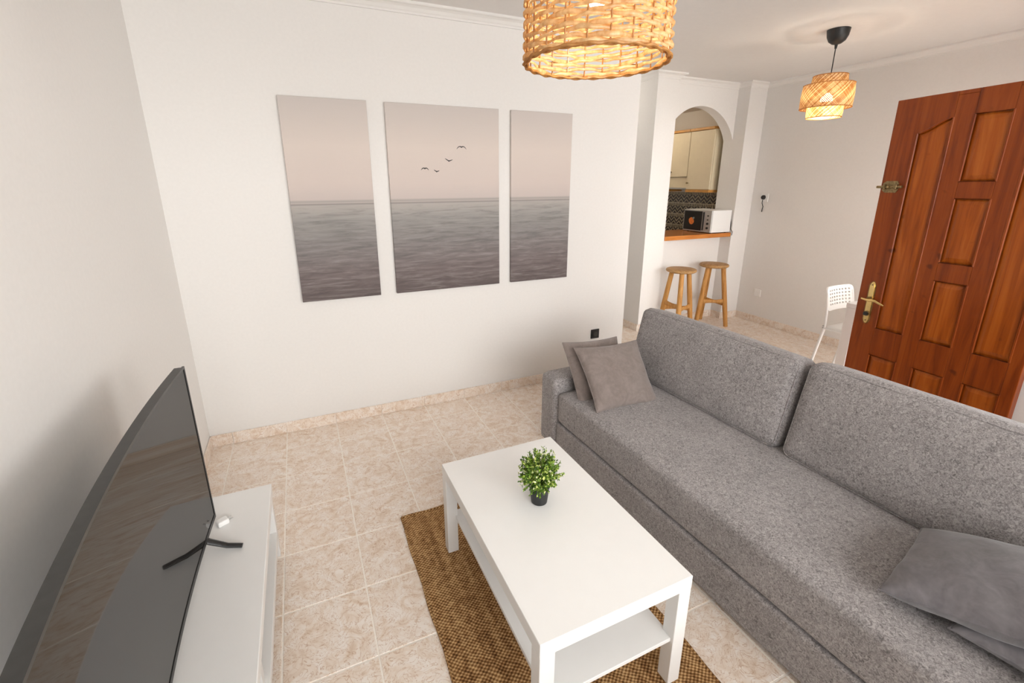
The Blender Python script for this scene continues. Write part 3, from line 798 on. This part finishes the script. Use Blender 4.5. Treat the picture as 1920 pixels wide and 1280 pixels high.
tv = empty('television', (0.24, -1.78, 0.36), 'curved black flat screen television standing on the white bench', 'television')
TVY0, TVY1, TZ0, TZ1 = -0.80, 0.435, 0.052, 0.675
def arc(y): return 0.0275 * (y / 0.55) ** 2
def curved(name, y0, y1, z0, z1, x0, x1, material, n=28, bev=0):
    V, F = [], []
    for i in range(n + 1):
        y = y0 + (y1 - y0) * i / n; a = arc(y)
        V += [(a + x0, y, z0), (a + x1, y, z0), (a + x1, y, z1), (a + x0, y, z1)]
    for i in range(n):
        p, q = 4 * i, 4 * i + 4
        for k in range(4): F.append((p + k, p + (k + 1) % 4, q + (k + 1) % 4, q + k))
    F += [(0, 1, 2, 3), (4 * n + 3, 4 * n + 2, 4 * n + 1, 4 * n)]
    bm = bmesh.new(); vv = [bm.verts.new(v) for v in V]
    for f in F: bm.faces.new([vv[i] for i in f])
    return bmo(name, bm, material, tv, True)
curved('back_shell', TVY0 + 0.004, TVY1 - 0.004, TZ0 + 0.004, TZ1 - 0.002, -0.028, -0.006, 'dark_metal')
curved('back_bulge', TVY0 + 0.12, TVY1 - 0.12, TZ0 + 0.03, TZ1 - 0.2, -0.06, -0.0285, 'black')
scr = curved('screen', TVY0 + 0.008, TVY1 - 0.008, TZ0 + 0.016, TZ1 - 0.008, -0.0058, -0.0008, 'screen')
bz = [('bezel', TVY0, TVY1, TZ1 - 0.008, TZ1), ('bezel', TVY0, TVY1, TZ0, TZ0 + 0.016), ('bezel', TVY0, TVY0 + 0.008, TZ0 + 0.016, TZ1 - 0.008), ('bezel', TVY1 - 0.008, TVY1, TZ0 + 0.016, TZ1 - 0.008)]
for nm, a, b, c, d in bz: curved(nm, a, b, c, d, -0.0058, 0.001, 'black' if c < 0.06 or a > 0.4 else 'dark_metal', 28)
for yc in (0.305, -0.545):
    f = empty('stand_foot', (arc(yc), yc, 0)); f.parent = tv
    for s in (-1, 1):
        x_ = s * 0.118 - 0.012
        tube('foot_prong', [(-0.012, 0.0, 0.062), (-0.012 + s * 0.015, 0, 0.045), (x_ * 0.55, -0.012 * s, 0.018), (x_, -0.02 * s, 0.0075)], [0.012, 0.012, 0.010, 0.009], 'black', f, 8, False, (0.8, 1.1))
ad = empty('plug_adapter', (0.272, -1.332, 0.3605), 'small white plug adapter lying on the bench beyond the screen edge', 'adapter'); ad.rotation_euler = (0, 0, 0.5)
box('adapter_body', -0.02, 0.02, -0.016, 0.016, 0, 0.022, 'white_plastic', ad, 0.005)
for s in (-1, 1): tube('pin', [(0.019, s * 0.008, 0.011), (0.036, s * 0.008, 0.011)], 0.0022, 'steel', ad, 8)

# ------------------------------------------------------------------ sofa
so = empty('sofa', (1.985, -0.772, 0), 'long grey heathered three-seat sofa with two loose back cushions', 'sofa'); so.rotation_euler = (0, 0, math.radians(1.5))
SL = 2.40   # length
def sbox(name, x0, x1, y0, y1, z0, z1, r, parent=so, bulge=(0, 0, 0), n=12, wob=0.0):
    return soft_box(name, (x1 - x0, y1 - y0, z1 - z0), r, 'sofa', parent, bulge, n, ((x0 + x1) / 2, (y0 + y1) / 2, (z0 + z1) / 2), wob)
sbox('armrest', 0.0, 0.93, -0.178, 0.0, 0.02, 0.49, 0.035, bulge=(0, 0, 0.003))
sbox('armrest', 0.0, 0.93, -SL, -SL + 0.178, 0.02, 0.49, 0.035, bulge=(0, 0, 0.003))
sbox('seat_cushion', 0.012, 0.80, -SL + 0.18, -0.18, 0.213, 0.415, 0.032, bulge=(0, 0, 0.008), n=20)
sbox('drawer_front', 0.012, 0.10, -SL + 0.18, -0.18, 0.022, 0.209, 0.014)
box('base', 0.05, 0.92, -SL + 0.17, -0.17, 0.03, 0.22, 'seam', so)
sbox('backrest', 0.76, 0.93, -SL + 0.1, -0.10, 0.05, 0.66, 0.04)
for sy in (-0.06, -SL + 0.06):
    for sx in (0.06, 0.86):
        lathe('foot', [(0.022, 0.0), (0.028, 0.035)], 'black', so, 14, True, (sx, sy, 0))
def back_cushion(y0, y1, x0, tilt, hgt, thick, zrot=0.0):
    h = y1 - y0
    c = empty('back_cushion', (x0, (y0 + y1) / 2, 0.417)); c.parent = so; c.rotation_euler = (0, tilt, zrot)
    # the cushion: built upright, front face at local x = 0, tilted back about its lower front edge
    r = 0.045
    cu = soft_box('cover', (thick, h, hgt), r, 'sofa', c, (0.030, 0.004, 0.010), 20, (thick / 2, 0, hgt / 2), 0.0012)
    k = r * (1 - math.sqrt(0.5)) - 0.001
    for x in (k, thick - k):
        a, b = h / 2 - k, hgt - k; q = r * 0.75
        pts = []
        for (yy, zz, a0) in ((a - q, b - q, 0), (-(a - q), b - q, 90), (-(a - q), k + q, 180), (a - q, k + q, 270)):
            for s in range(5):
                t = math.radians(a0 + 22.5 * s); pts.append((x, yy + q * math.cos(t), zz + q * math.sin(t)))
        tube('piping', pts, 0.0032, 'sofa', c, 6, True)
    return c
back_cushion(-1.165, -0.115, 0.595, math.radians(13), 0.455, 0.165)
back_cushion(-2.225, -1.190, 0.585, math.radians(13), 0.470, 0.17, math.radians(-0.6))

# scatter pillows
rx_ = math.radians
pillow('scatter_pillow', 0.43, 0.41, 0.12, 'pillow', 'taupe velvet scatter pillow leaning in front at the far armrest', 'pillow', (2.298, -1.135, 0.548), (rx_(45), rx_(2), rx_(-4)), 'scatter pillows on the sofa', 1)
pillow('scatter_pillow', 0.40, 0.40, 0.10, 'pillow', 'taupe velvet scatter pillow half hidden behind another at the far armrest', 'pillow', (2.265, -1.0, 0.53), (rx_(54), rx_(3), rx_(0)), 'scatter pillows on the sofa', 2)
pillow('scatter_pillow', 0.42, 0.43, 0.15, 'pillow_dark', 'charcoal velvet scatter pillow lying on top of another, nearest the camera', 'pillow', (2.40, -2.755, 0.530), (rx_(-18), rx_(-3), rx_(12)), 'scatter pillows on the sofa', 3)
pillow('scatter_pillow', 0.42, 0.42, 0.10, 'pillow_dark', 'charcoal velvet scatter pillow lying underneath, nearest the camera', 'pillow', (2.425, -2.94, 0.462), (rx_(0), rx_(0), rx_(4)), 'scatter pillows on the sofa', 4)

# ------------------------------------------------------------------ rattan drum pendant
def pendant_drum():
    c = (1.515, -1.905); zb, zt, R = 1.975, 2.275, 0.201
    p = empty('drum_pendant_lamp', (c[0], c[1], zb), 'large woven rattan drum pendant lamp above the coffee table, lit', 'lamp')
    H = zt - zb; NS = 22; rows = 22
    for k in range(NS):
        a = 2 * PI * k / NS
        tube('stake', [(R * math.cos(a), R * math.sin(a), H * t / 6) for t in range(7)], 0.0024, 'rattan_dark', p, 5)
    rr = random.Random(5)
    for r in range(rows):
        z0 = 0.008 + (H - 0.016) * r / (rows - 1); ph = PI * (r % 2); pts = []
        n = NS * 6; amp = rr.uniform(0.005, 0.0075); j1, j2 = rr.uniform(0, 6.28), rr.uniform(0, 6.28)
        rad = []
        for i in range(n):
            a = 2 * PI * i / n
            rr_ = R + amp * math.cos(NS / 2 * a + ph)
            z = z0 + 0.0022 * math.sin(3 * a + j1) + 0.0016 * math.sin(7 * a + j2) + 0.0012 * math.sin(NS * a + j1)
            pts.append((rr_ * math.cos(a), rr_ * math.sin(a), z))
            rad.append(0.0054 + 0.0013 * math.sin(5 * a + j2) + 0.0006 * math.sin(11 * a + j1))
        tube('woven_strand', pts, rad, 'rattan', p, 6, True, (1.0, 0.62))
    for z in (0.0, H):
        for q, (dr_, rad) in enumerate(((0.004, 0.0045), (-0.004, 0.004))):
            n = 140
            tube('rim', [((R + dr_ + 0.002 * math.sin(22 * 2 * PI * i / n + q * PI)) * math.cos(2 * PI * i / n), (R + dr_ + 0.002 * math.sin(22 * 2 * PI * i / n + q * PI)) * math.sin(2 * PI * i / n), z + 0.002 * math.cos(22 * 2 * PI * i / n + q * PI)) for i in range(n)], rad, 'rattan_dark', p, 6, True)
    for k in range(3):
        a = 2 * PI * k / 3 + 0.4
        tube('spider_arm', [(0.02 * math.cos(a), 0.02 * math.sin(a), H - 0.01), (R * math.cos(a), R * math.sin(a), H - 0.01)], 0.002, 'black', p, 6)
    tube('cord', [(0, 0, H + 0.03), (0, 0, ZC - zb - 0.05)], 0.003, 'black', p, 8)
    lathe('ceiling_rose', [(0.0, ZC - zb - 0.07), (0.012, ZC - zb - 0.068), (0.04, ZC - zb - 0.05), (0.055, ZC - zb - 0.002)], 'black', p, 24)
    lathe('socket', [(0.0, H - 0.06), (0.02, H - 0.06), (0.02, H + 0.02), (0.008, H + 0.035), (0, H + 0.035)], 'black', p, 16)
    bo = lathe('bulb', [(0.0, H - 0.168), (0.02, H - 0.162), (0.031, H - 0.14), (0.032, H - 0.118), (0.024, H - 0.092), (0.014, H - 0.075), (0.0135, H - 0.0605)], 'bulb', p, 20)
    ld = bpy.data.lights.new('drum_bulb_light', 'POINT'); ld.energy = 3.4; ld.color = (1.0, 0.85, 0.64); ld.shadow_soft_size = 0.03
    lo = bpy.data.objects.new('drum_bulb_light', ld); COL.objects.link(lo); lo.parent = p; lo.location = (0, 0, H - 0.205)
    return p
pendant_drum()

# ------------------------------------------------------------------ bamboo tiered pendant
def pendant_bamboo():
    c = (4.372, -0.733); z0 = 2.10
    p = empty('bamboo_pendant_lamp', (c[0], c[1], z0), 'tiered woven bamboo pendant lamp hanging on a black cord over the dining corner, lit', 'lamp')
    tiers = [(0.112, 0.112, 0.0, 0.095), (0.164, 0.160, 0.065, 0.225), (0.112, 0.108, 0.205, 0.285)]
    for r0, r1, za, zb in tiers:
        sh = empty('shade_tier', (0, 0, 0)); sh.parent = p
        V, F = [], []; NB = int(2 * PI * r0 / 0.013); seg = 9
        for d in (1, -1):
            for k in range(NB):
                a0 = 2 * PI * k / NB; tw = d * (zb - za) / r0 * 1.0
                o_ = len(V)
                for s in range(seg + 1):
                    t = s / seg; bulge = 0.004 * math.sin(PI * t)
                    r = r0 + (r1 - r0) * t + bulge + d * 0.0007
                    for e in (-1, 1):
                        a = a0 + tw * t + e * 0.0044 / r0
                        V.append((r * math.cos(a), r * math.sin(a), za + (zb - za) * t))
                for s in range(seg):
                    b = o_ + 2 * s; F.append((b, b + 1, b + 3, b + 2))
        mk('bamboo_lattice', V, F, 'bamboo', sh)
        for z, r in ((za, r0), (zb, r1)):
            tube('hoop', [(r * math.cos(2 * PI * i / 48), r * math.sin(2 * PI * i / 48), z) for i in range(48)], 0.0032, 'rattan_dark', sh, 6, True)
    for k in range(3):
        a = 2 * PI * k / 3
        tube('spoke', [(0.018 * math.cos(a), 0.018 * math.sin(a), 0.215), (0.16 * math.cos(a), 0.16 * math.sin(a), 0.215)], 0.002, 'rattan_dark', p, 6)
        for r_, zz in ((0.112, 0.07), (0.112, 0.21)):
            tube('strut', [(r_ * math.cos(a), r_ * math.sin(a), zz), (0.163 * math.cos(a), 0.163 * math.sin(a), zz)], 0.002, 'rattan_dark', p, 5)
    lathe('socket', [(0.0, 0.17), (0.019, 0.17), (0.019, 0.235), (0.007, 0.25), (0, 0.25)], 'black', p, 16)
    lathe('bulb', [(0.0, 0.080), (0.022, 0.085), (0.036, 0.102), (0.040, 0.122), (0.034, 0.145), (0.016, 0.162), (0.0125, 0.1695)], 'bulb', p, 20)
    tube('cord', [(0, 0, 0.245), (0, 0, ZC - z0 - 0.085)], 0.0035, 'black', p, 8)
    zc = ZC - z0
    lathe('ceiling_canopy', [(0.0, zc - 0.125), (0.007, zc - 0.124), (0.010, zc - 0.098), (0.03, zc - 0.092), (0.052, zc - 0.075), (0.066, zc - 0.045), (0.073, zc - 0.001)], 'black', p, 28)
    ld = bpy.data.lights.new('bamboo_bulb_light', 'POINT'); ld.energy = 5.0; ld.color = (1.0, 0.88, 0.70); ld.shadow_soft_size = 0.03
    lo = bpy.data.objects.new('bamboo_bulb_light', ld); COL.objects.link(lo); lo.parent = p; lo.location = (0, 0, 0.045)
pendant_bamboo()

# ------------------------------------------------------------------ bar stools
def stool(loc, rz, label):
    s = empty('bar_stool', loc, label, 'stool', 'pine bar stools at the breakfast bar'); s.rotation_euler = (0, 0, rz)
    lathe('seat', [(0.0, 0.695), (0.140, 0.695), (0.155, 0.703), (0.160, 0.714), (0.156, 0.726), (0.145, 0.731), (0.0, 0.729)], 'stool_seat', s, 40)
    def at(k, z):
        a = 2 * PI * k / 3; q = 0.205 - 0.105 * z / 0.70; return Vector((q * math.cos(a), q * math.sin(a), z))
    for k in range(3):
        tube('leg', [at(k, 0.0), at(k, 0.30), at(k, 0.698)], [0.0235, 0.0275, 0.025], 'stool', s, 12)
    for k, z in ((0, 0.27), (1, 0.33), (2, 0.30)):
        pa, pb = at(k, z), at(k + 1, z); pts = [pa.lerp(pb, t / 8) for t in range(9)]
        tube('stretcher', pts, [0.019 + 0.014 * (abs(t - 4) / 4) ** 2 for t in range(9)], 'stool', s, 10, False, (1.0, 0.6))
    return s
stool((4.452, 0.57, 0), math.radians(-49 + 40), 'round pine bar stool on the left, next to the white pier')
stool((5.035, 0.655, 0), math.radians(-49 - 6), 'round pine bar stool on the right, under the microwave')

# ------------------------------------------------------------------ breakfast bar, microwave, kitchen
bar = empty('bar_counter', (4.858, 0.755, 1.02), 'varnished pine breakfast bar counter in the arched hatch', 'counter')
box('counter_slab', -0.5, 0.5, 0.02, 0.545, 0.0005, 0.04, 'bar', bar, 0.002, 1)
box('front_edge', -0.5, 0.5, 0.0, 0.0198, -0.006, 0.04, 'bar', bar, 0.004, 2)
mw = empty('microwave', (5.195, 0.975, 1.0605), 'small white microwave oven with dark door on the breakfast bar', 'microwave')
mx0, mx1, my0, my1 = -0.165, 0.155, -0.205, 0.215
box('cabinet', mx0 + 0.02, mx1, my0, my1, 0.008, 0.262, 'white_plastic', mw, 0.006)
dr_ = box('oven_door', mx0, mx0 + 0.0195, my0 + 0.095, my1, 0.01, 0.26, 'silver_plastic', mw, 0.004)
box('door_glass', mx0 - 0.003, mx0 - 0.0002, my0 + 0.135, my1 - 0.012, 0.024, 0.246, 'black', dr_, 0.001, 1)
# the printed orange fruit on the oven door
V, F = [], []
for k in range(20):
    a = 2 * PI * k / 20; V.append((mx0 - 0.0036, 0.085 + 0.040 * math.cos(a) * (1 + 0.1 * math.sin(2 * a)), 0.128 + 0.042 * math.sin(a)))
F = [tuple(range(20))]; mk('orange_print', V, F, 'orange', dr_)
mk('stem_print', [(mx0 - 0.0038, y, z) for y, z in ((0.075, 0.165), (0.048, 0.178), (0.040, 0.160), (0.06, 0.150))], [(0, 1, 2, 3)], 'teal_print', dr_)
box('handle_strip', mx0 - 0.010, mx0 - 0.0002, my0 + 0.100, my0 + 0.118, 0.03, 0.24, 'black', dr_, 0.003)
cp = box('control_panel', mx0, mx0 + 0.0195, my0, my0 + 0.0945, 0.01, 0.26, 'silver_plastic', mw, 0.003)
for z in (0.06, 0.11, 0.155, 0.2):
    tube('control_knob' if z < 0.12 else 'button', [(mx0 + 0.001, my0 + 0.047, z), (mx0 - 0.010, my0 + 0.047, z)], 0.013 if z < 0.12 else 0.008, 'black', cp, 14)
for sx in (-1, 1):
    for sy in (-1, 1): lathe('foot', [(0.01, 0), (0.012, 0.009)], 'black', mw, 10, True, (0.0 + sx * 0.12, 0.0 + sy * 0.17, 0))
tube('power_cord', [(0.157, -0.19, 0.2), (0.160, -0.205, 0.10), (0.159, -0.21, 0.04), (0.162, -0.24, 0.01), (0.161, -0.235, -0.03)], 0.0035, 'black', mw, 8)
# cupboards along the kitchen wall
CXF = 5.30
def cupboard(y0, y1, z0, z1, knob, lab, trim):
    c = empty('wall_cupboard', (CXF, (y0 + y1) / 2, z0), lab, 'cupboard', 'kitchen wall cupboards'); h = (y1 - y0) / 2
    box('carcass', 0.02, X4 - CXF - 0.002, -h, h, 0.0, z1 - z0, 'cab_cream', c)
    d = box('cupboard_door', 0.0, 0.0195, -h + 0.003, h - 0.003, 0.003, z1 - z0 - 0.003, 'cab_cream', c, 0.002, 1)
    tube('knob', [(0.0, knob[0], knob[1]), (-0.012, knob[0], knob[1]), (-0.022, knob[0], knob[1])], [0.006, 0.008, 0.012], 'old_brass', d, 14)
    box('crown_trim', -0.02, X4 - CXF - 0.002, -h, h, z1 - z0 + 0.0005, z1 - z0 + 0.03, 'gold_wood', c, 0.003)
    if trim: box('light_rail', -0.006, X4 - CXF - 0.002, -h, h, -0.032, -0.0005, 'gold_wood', c, 0.002)
    return c
cupboard(1.105, 1.478, 1.545, 2.24, (0.16, 0.08), 'cream kitchen cupboard nearest the arch, above the microwave', True)
cupboard(1.482, 1.86, 1.70, 2.24, (0.085, 0.065), 'shorter cream kitchen cupboard above the extractor panel', False)
cupboard(1.864, 2.24, 1.545, 2.24, (-0.15, 0.05), 'cream kitchen cupboard beyond the extractor panel', True)
eh = empty('extractor_hood', (CXF + 0.03, 1.671, 1.565), 'pale extractor hood panel under the short cupboard', 'hood')
box('hood_panel', 0.0, 0.28, -0.185, 0.185, 0.0, 0.132, 'cab_cream', eh, 0.002, 1)
box('hood_lip', -0.012, 0.28, -0.185, 0.185, -0.02, -0.0005, 'steel', eh, 0.002, 1)
# patterned tile splashback
sb = struct(box('wall_splashback', X4 - 0.006, X4 - 0.0005, 1.04, HB - 0.01, 0.9, 1.56, 'grout'), 'patterned dark tile splashback in the kitchen')
tm = None
for j in range(10):
    for i in range(4):
        y = 1.05 + 0.15 * j; z = 0.905 + 0.15 * i
        if tm is None:
            bm = bmesh.new(); addbox(bm, -0.006, 0.0, -0.0735, 0.0735, -0.0735, 0.0735, 0.0015, 1)
            bmesh.ops.recalc_face_normals(bm, faces=bm.faces); tm = bpy.data.meshes.new('splash_tile'); bm.to_mesh(tm); bm.free(); tm.materials.append(M['splash'])
        o = bpy.data.objects.new('tile', tm); COL.objects.link(o); o.parent = sb; o.location = (X4 - 0.006, y + 0.075, z + 0.075)
kb = empty('base_cupboard', (5.32, 1.92, 0), 'cream base cupboards with dark worktop along the kitchen wall', 'cupboard')
box('carcass', -0.27, 0.30, -0.6, 0.66, 0.08, 0.86, 'cab_cream', kb); box('worktop', -0.30, 0.303, -0.6, 0.67, 0.8605, 0.898, 'worktop', kb, 0.003)
for k in range(3): 
    d = box('cupboard_door', -0.29, -0.2705, -0.59 + 0.42 * k, -0.59 + 0.42 * k + 0.41, 0.09, 0.85, 'cab_cream', kb, 0.002, 1)
    tube('knob', [(-0.289, -0.54 + 0.42 * k, 0.78), (-0.312, -0.54 + 0.42 * k, 0.78)], 0.011, 'old_brass', d, 12)
hl = empty('added_hall_lamp', (3.66, 1.45, ZC), 'added unseen opal ceiling lamp brightening the hallway', 'lamp')  # unseen lamp added to brighten the visible strip of hallway
lathe('opal_bowl', [(0.0, -0.075), (0.06, -0.068), (0.11, -0.045), (0.135, -0.012)], emis('added_hall_glow', (1.0, 0.93, 0.84), 2.0), hl, 28)
lathe('lamp_base', [(0.14, -0.012), (0.14, -0.001)], 'white_plastic', hl, 28)
ld = bpy.data.lights.new('added_hall_light', 'POINT'); ld.energy = 5; ld.color = (1, 0.93, 0.84); ld.shadow_soft_size = 0.08
lo = bpy.data.objects.new('added_hall_light', ld); COL.objects.link(lo); lo.parent = hl; lo.location = (0, 0, -0.16)
kl = empty('added_kitchen_lamp', (4.75, 1.9, 2.53), 'added unseen opal ceiling lamp lighting the kitchen', 'lamp')  # unseen lamp added because the closed kitchen gets little light
lathe('opal_bowl', [(0.0, -0.075), (0.06, -0.068), (0.11, -0.045), (0.135, -0.012)], emis('added_kitchen_glow', (1.0, 0.85, 0.65), 1.5), kl, 28)
lathe('lamp_base', [(0.14, -0.012), (0.14, -0.001)], 'white_plastic', kl, 28)
ld = bpy.data.lights.new('added_kitchen_light', 'POINT'); ld.energy = 6.5; ld.color = (1, 0.85, 0.66); ld.shadow_soft_size = 0.08
lo = bpy.data.objects.new('added_kitchen_light', ld); COL.objects.link(lo); lo.parent = kl; lo.location = (0, 0, -0.14)

# ------------------------------------------------------------------ dining table and chair
dt = empty('dining_table', (5.05, -1.45, 0), 'white dining table partly hidden behind the open wooden door', 'table')
TXh, TYh = 0.551, 0.361
box('table_top', -TXh, TXh, -TYh, TYh, 0.705, 0.74, 'white_lacq', dt, 0.003)
for sx in (-1, 1):
    for sy in (-1, 1):
        a, b = sorted((sx * (TXh - 0.002), sx * (TXh - 0.075))); c, d = sorted((sy * (TYh - 0.002), sy * (TYh - 0.075)))
        box('leg', a, b, c, d, 0, 0.7045, 'white_lacq', dt, 0.003)
for sy in (-1, 1): box('apron', -TXh + 0.08, TXh - 0.08, sy * 0.33 - 0.01, sy * 0.33 + 0.01, 0.64, 0.7045, 'white_lacq', dt)
for sx in (-1, 1): box('apron', sx * 0.51 - 0.01, sx * 0.51 + 0.01, -0.28, 0.28, 0.64, 0.7045, 'white_lacq', dt)
def chair(loc, rz, label):
    """faces local -y; origin under the seat centre"""
    c = empty('dining_chair', loc, label, 'chair'); c.rotation_euler = (0, 0, rz)
    # perforated back shell
    W2, z0, z1 = 0.185, 0.575, 0.775
    def bp(u, v, off):   # u -1..1, v 0..1
        x = u * W2; z = z0 + (z1 - z0) * v; y = 0.20 + 0.045 * v - 0.028 * (1 - u * u) * -1 + off
        return (x, y, z)
    rows, cols = 7, 10
    V, F = [], []
    us = [-1 + 2 * i / (2 * cols) for i in range(2 * cols + 1)]; vs = [j / (2 * rows) for j in range(2 * rows + 1)]
    def corner(u, v):
        # rounded outline
        uu, vv = u * W2, (v - 0.5) * (z1 - z0); r = 0.04; hx_, hz_ = W2 - r, (z1 - z0) / 2 - r
        cx_, cz_ = max(-hx_, min(hx_, uu)), max(-hz_, min(hz_, vv)); d = Vector((uu - cx_, vv - cz_)); L = max(abs(d.x), abs(d.y))
        if d.length > 1e-9: d = d.normalized() * L
        return ((cx_ + d.x) / W2, (cz_ + d.y) / (z1 - z0) + 0.5)
    nu, nv = len(us), len(vs)
    for off in (0.0, 0.012):
        for u in us:
            for v in vs: a, b = corner(u, v); V.append(bp(a, b, off))
    K = nu * nv; solid = {}
    for i in range(nu - 1):
        for j in range(nv - 1):
            hole = (i % 2 == 1) and (j % 2 == 1) and 2 < i < nu - 3 and 2 < j < nv - 3
            solid[(i, j)] = not hole
    q = lambda i, j, o: o * K + i * nv + j
    for (i, j), s in solid.items():
        if not s: continue
        F.append((q(i, j, 0), q(i + 1, j, 0), q(i + 1, j + 1, 0), q(i, j + 1, 0))); F.append((q(i, j, 1), q(i, j + 1, 1), q(i + 1, j + 1, 1), q(i + 1, j, 1)))
        for di, dj, e in ((-1, 0, ((i, j), (i, j + 1))), (1, 0, ((i + 1, j + 1), (i + 1, j))), (0, -1, ((i + 1, j), (i, j))), (0, 1, ((i, j + 1), (i + 1, j + 1)))):
            if not solid.get((i + di, j + dj), False):
                (a, b), (c_, d_) = e; F.append((q(a, b, 0), q(c_, d_, 0), q(c_, d_, 1), q(a, b, 1)))
    mk('backrest', V, F, 'white_plastic', c)
    soft_box('seat', (0.385, 0.40, 0.028), 0.013, 'white_plastic', c, (0, 0, -0.004), 8, (0, -0.01, 0.447))
    for s in (-1, 1):
        tube('rear_leg', [(s * 0.185, 0.275, 0.0), (s * 0.187, 0.205, 0.44), (s * 0.186, 0.216, 0.60), (s * 0.176, 0.240, 0.73)], [0.011, 0.012, 0.012, 0.010], 'white_lacq', c, 10)
        tube('front_leg', [(s * 0.192, -0.205, 0.0), (s * 0.187, -0.165, 0.43), (s * 0.187, -0.13, 0.435), (s * 0.187, 0.2, 0.43)], [0.011, 0.012, 0.012, 0.011], 'white_lacq', c, 10)
        for z in (0.452, 0.436): tube('screw', [(s * 0.2, 0.21, z), (s * 0.203, 0.21, z)], 0.006, 'steel', c, 8)
    tube('seat_bar', [(-0.187, 0.195, 0.425), (0.187, 0.195, 0.425)], 0.010, 'white_lacq', c, 10)
    return c
chair((4.905, -1.045, 0), math.radians(1), 'white plastic dining chair with perforated backrest at the white table')

# ------------------------------------------------------------------ sockets and switches
def wall_plate(name, loc, rz, frame_mat, face_mat, label, cat, size=0.084, face=0.056):
    r = empty(name, loc, label, cat); r.rotation_euler = (0, 0, rz)   # local -y faces the room
    box('frame', -size / 2, size / 2, -0.010, -0.0005, -size / 2, size / 2, frame_mat, r, 0.004)
    f = box('face', -face / 2, face / 2, -0.0135, -0.0102, -face / 2, face / 2, face_mat, r, 0.002)
    return r
s1 = wall_plate('wall_socket', (2.943, 0, 0.368), 0, 'black', 'black', 'black wall socket below the right canvas', 'socket')
lathe('recess', [(0.0, 0.0), (0.019, 0.0), (0.021, 0.002)], 'dark_metal', s1, 24).matrix_local = Matrix.Translation((0, -0.0136, 0)) @ Matrix.Rotation(PI / 2, 4, 'X')
s2 = wall_plate('wall_socket', (X4, 0.585, 1.462), -PI / 2, 'white_plastic', 'white_plastic', 'white wall plate with a black round plug and dangling cord', 'socket', 0.092, 0.05)
s2p = tube('round_plug', [(-0.006, -0.012, 0.004), (-0.006, -0.028, 0.004), (-0.006, -0.036, 0.004)], [0.025, 0.025, 0.019], 'black', s2, 20)
tube('cord', [(0.0, -0.035, -0.025), (-0.004, -0.03, -0.06), (0.0, -0.012, -0.10), (-0.008, -0.008, -0.125), (-0.010, -0.008, -0.16)], 0.0045, 'black', s2, 8)
wall_plate('wall_socket', (X4, 0.49, 0.36), -PI / 2, 'white_plastic', 'white_plastic', 'plain white wall socket low on the dining wall', 'socket')
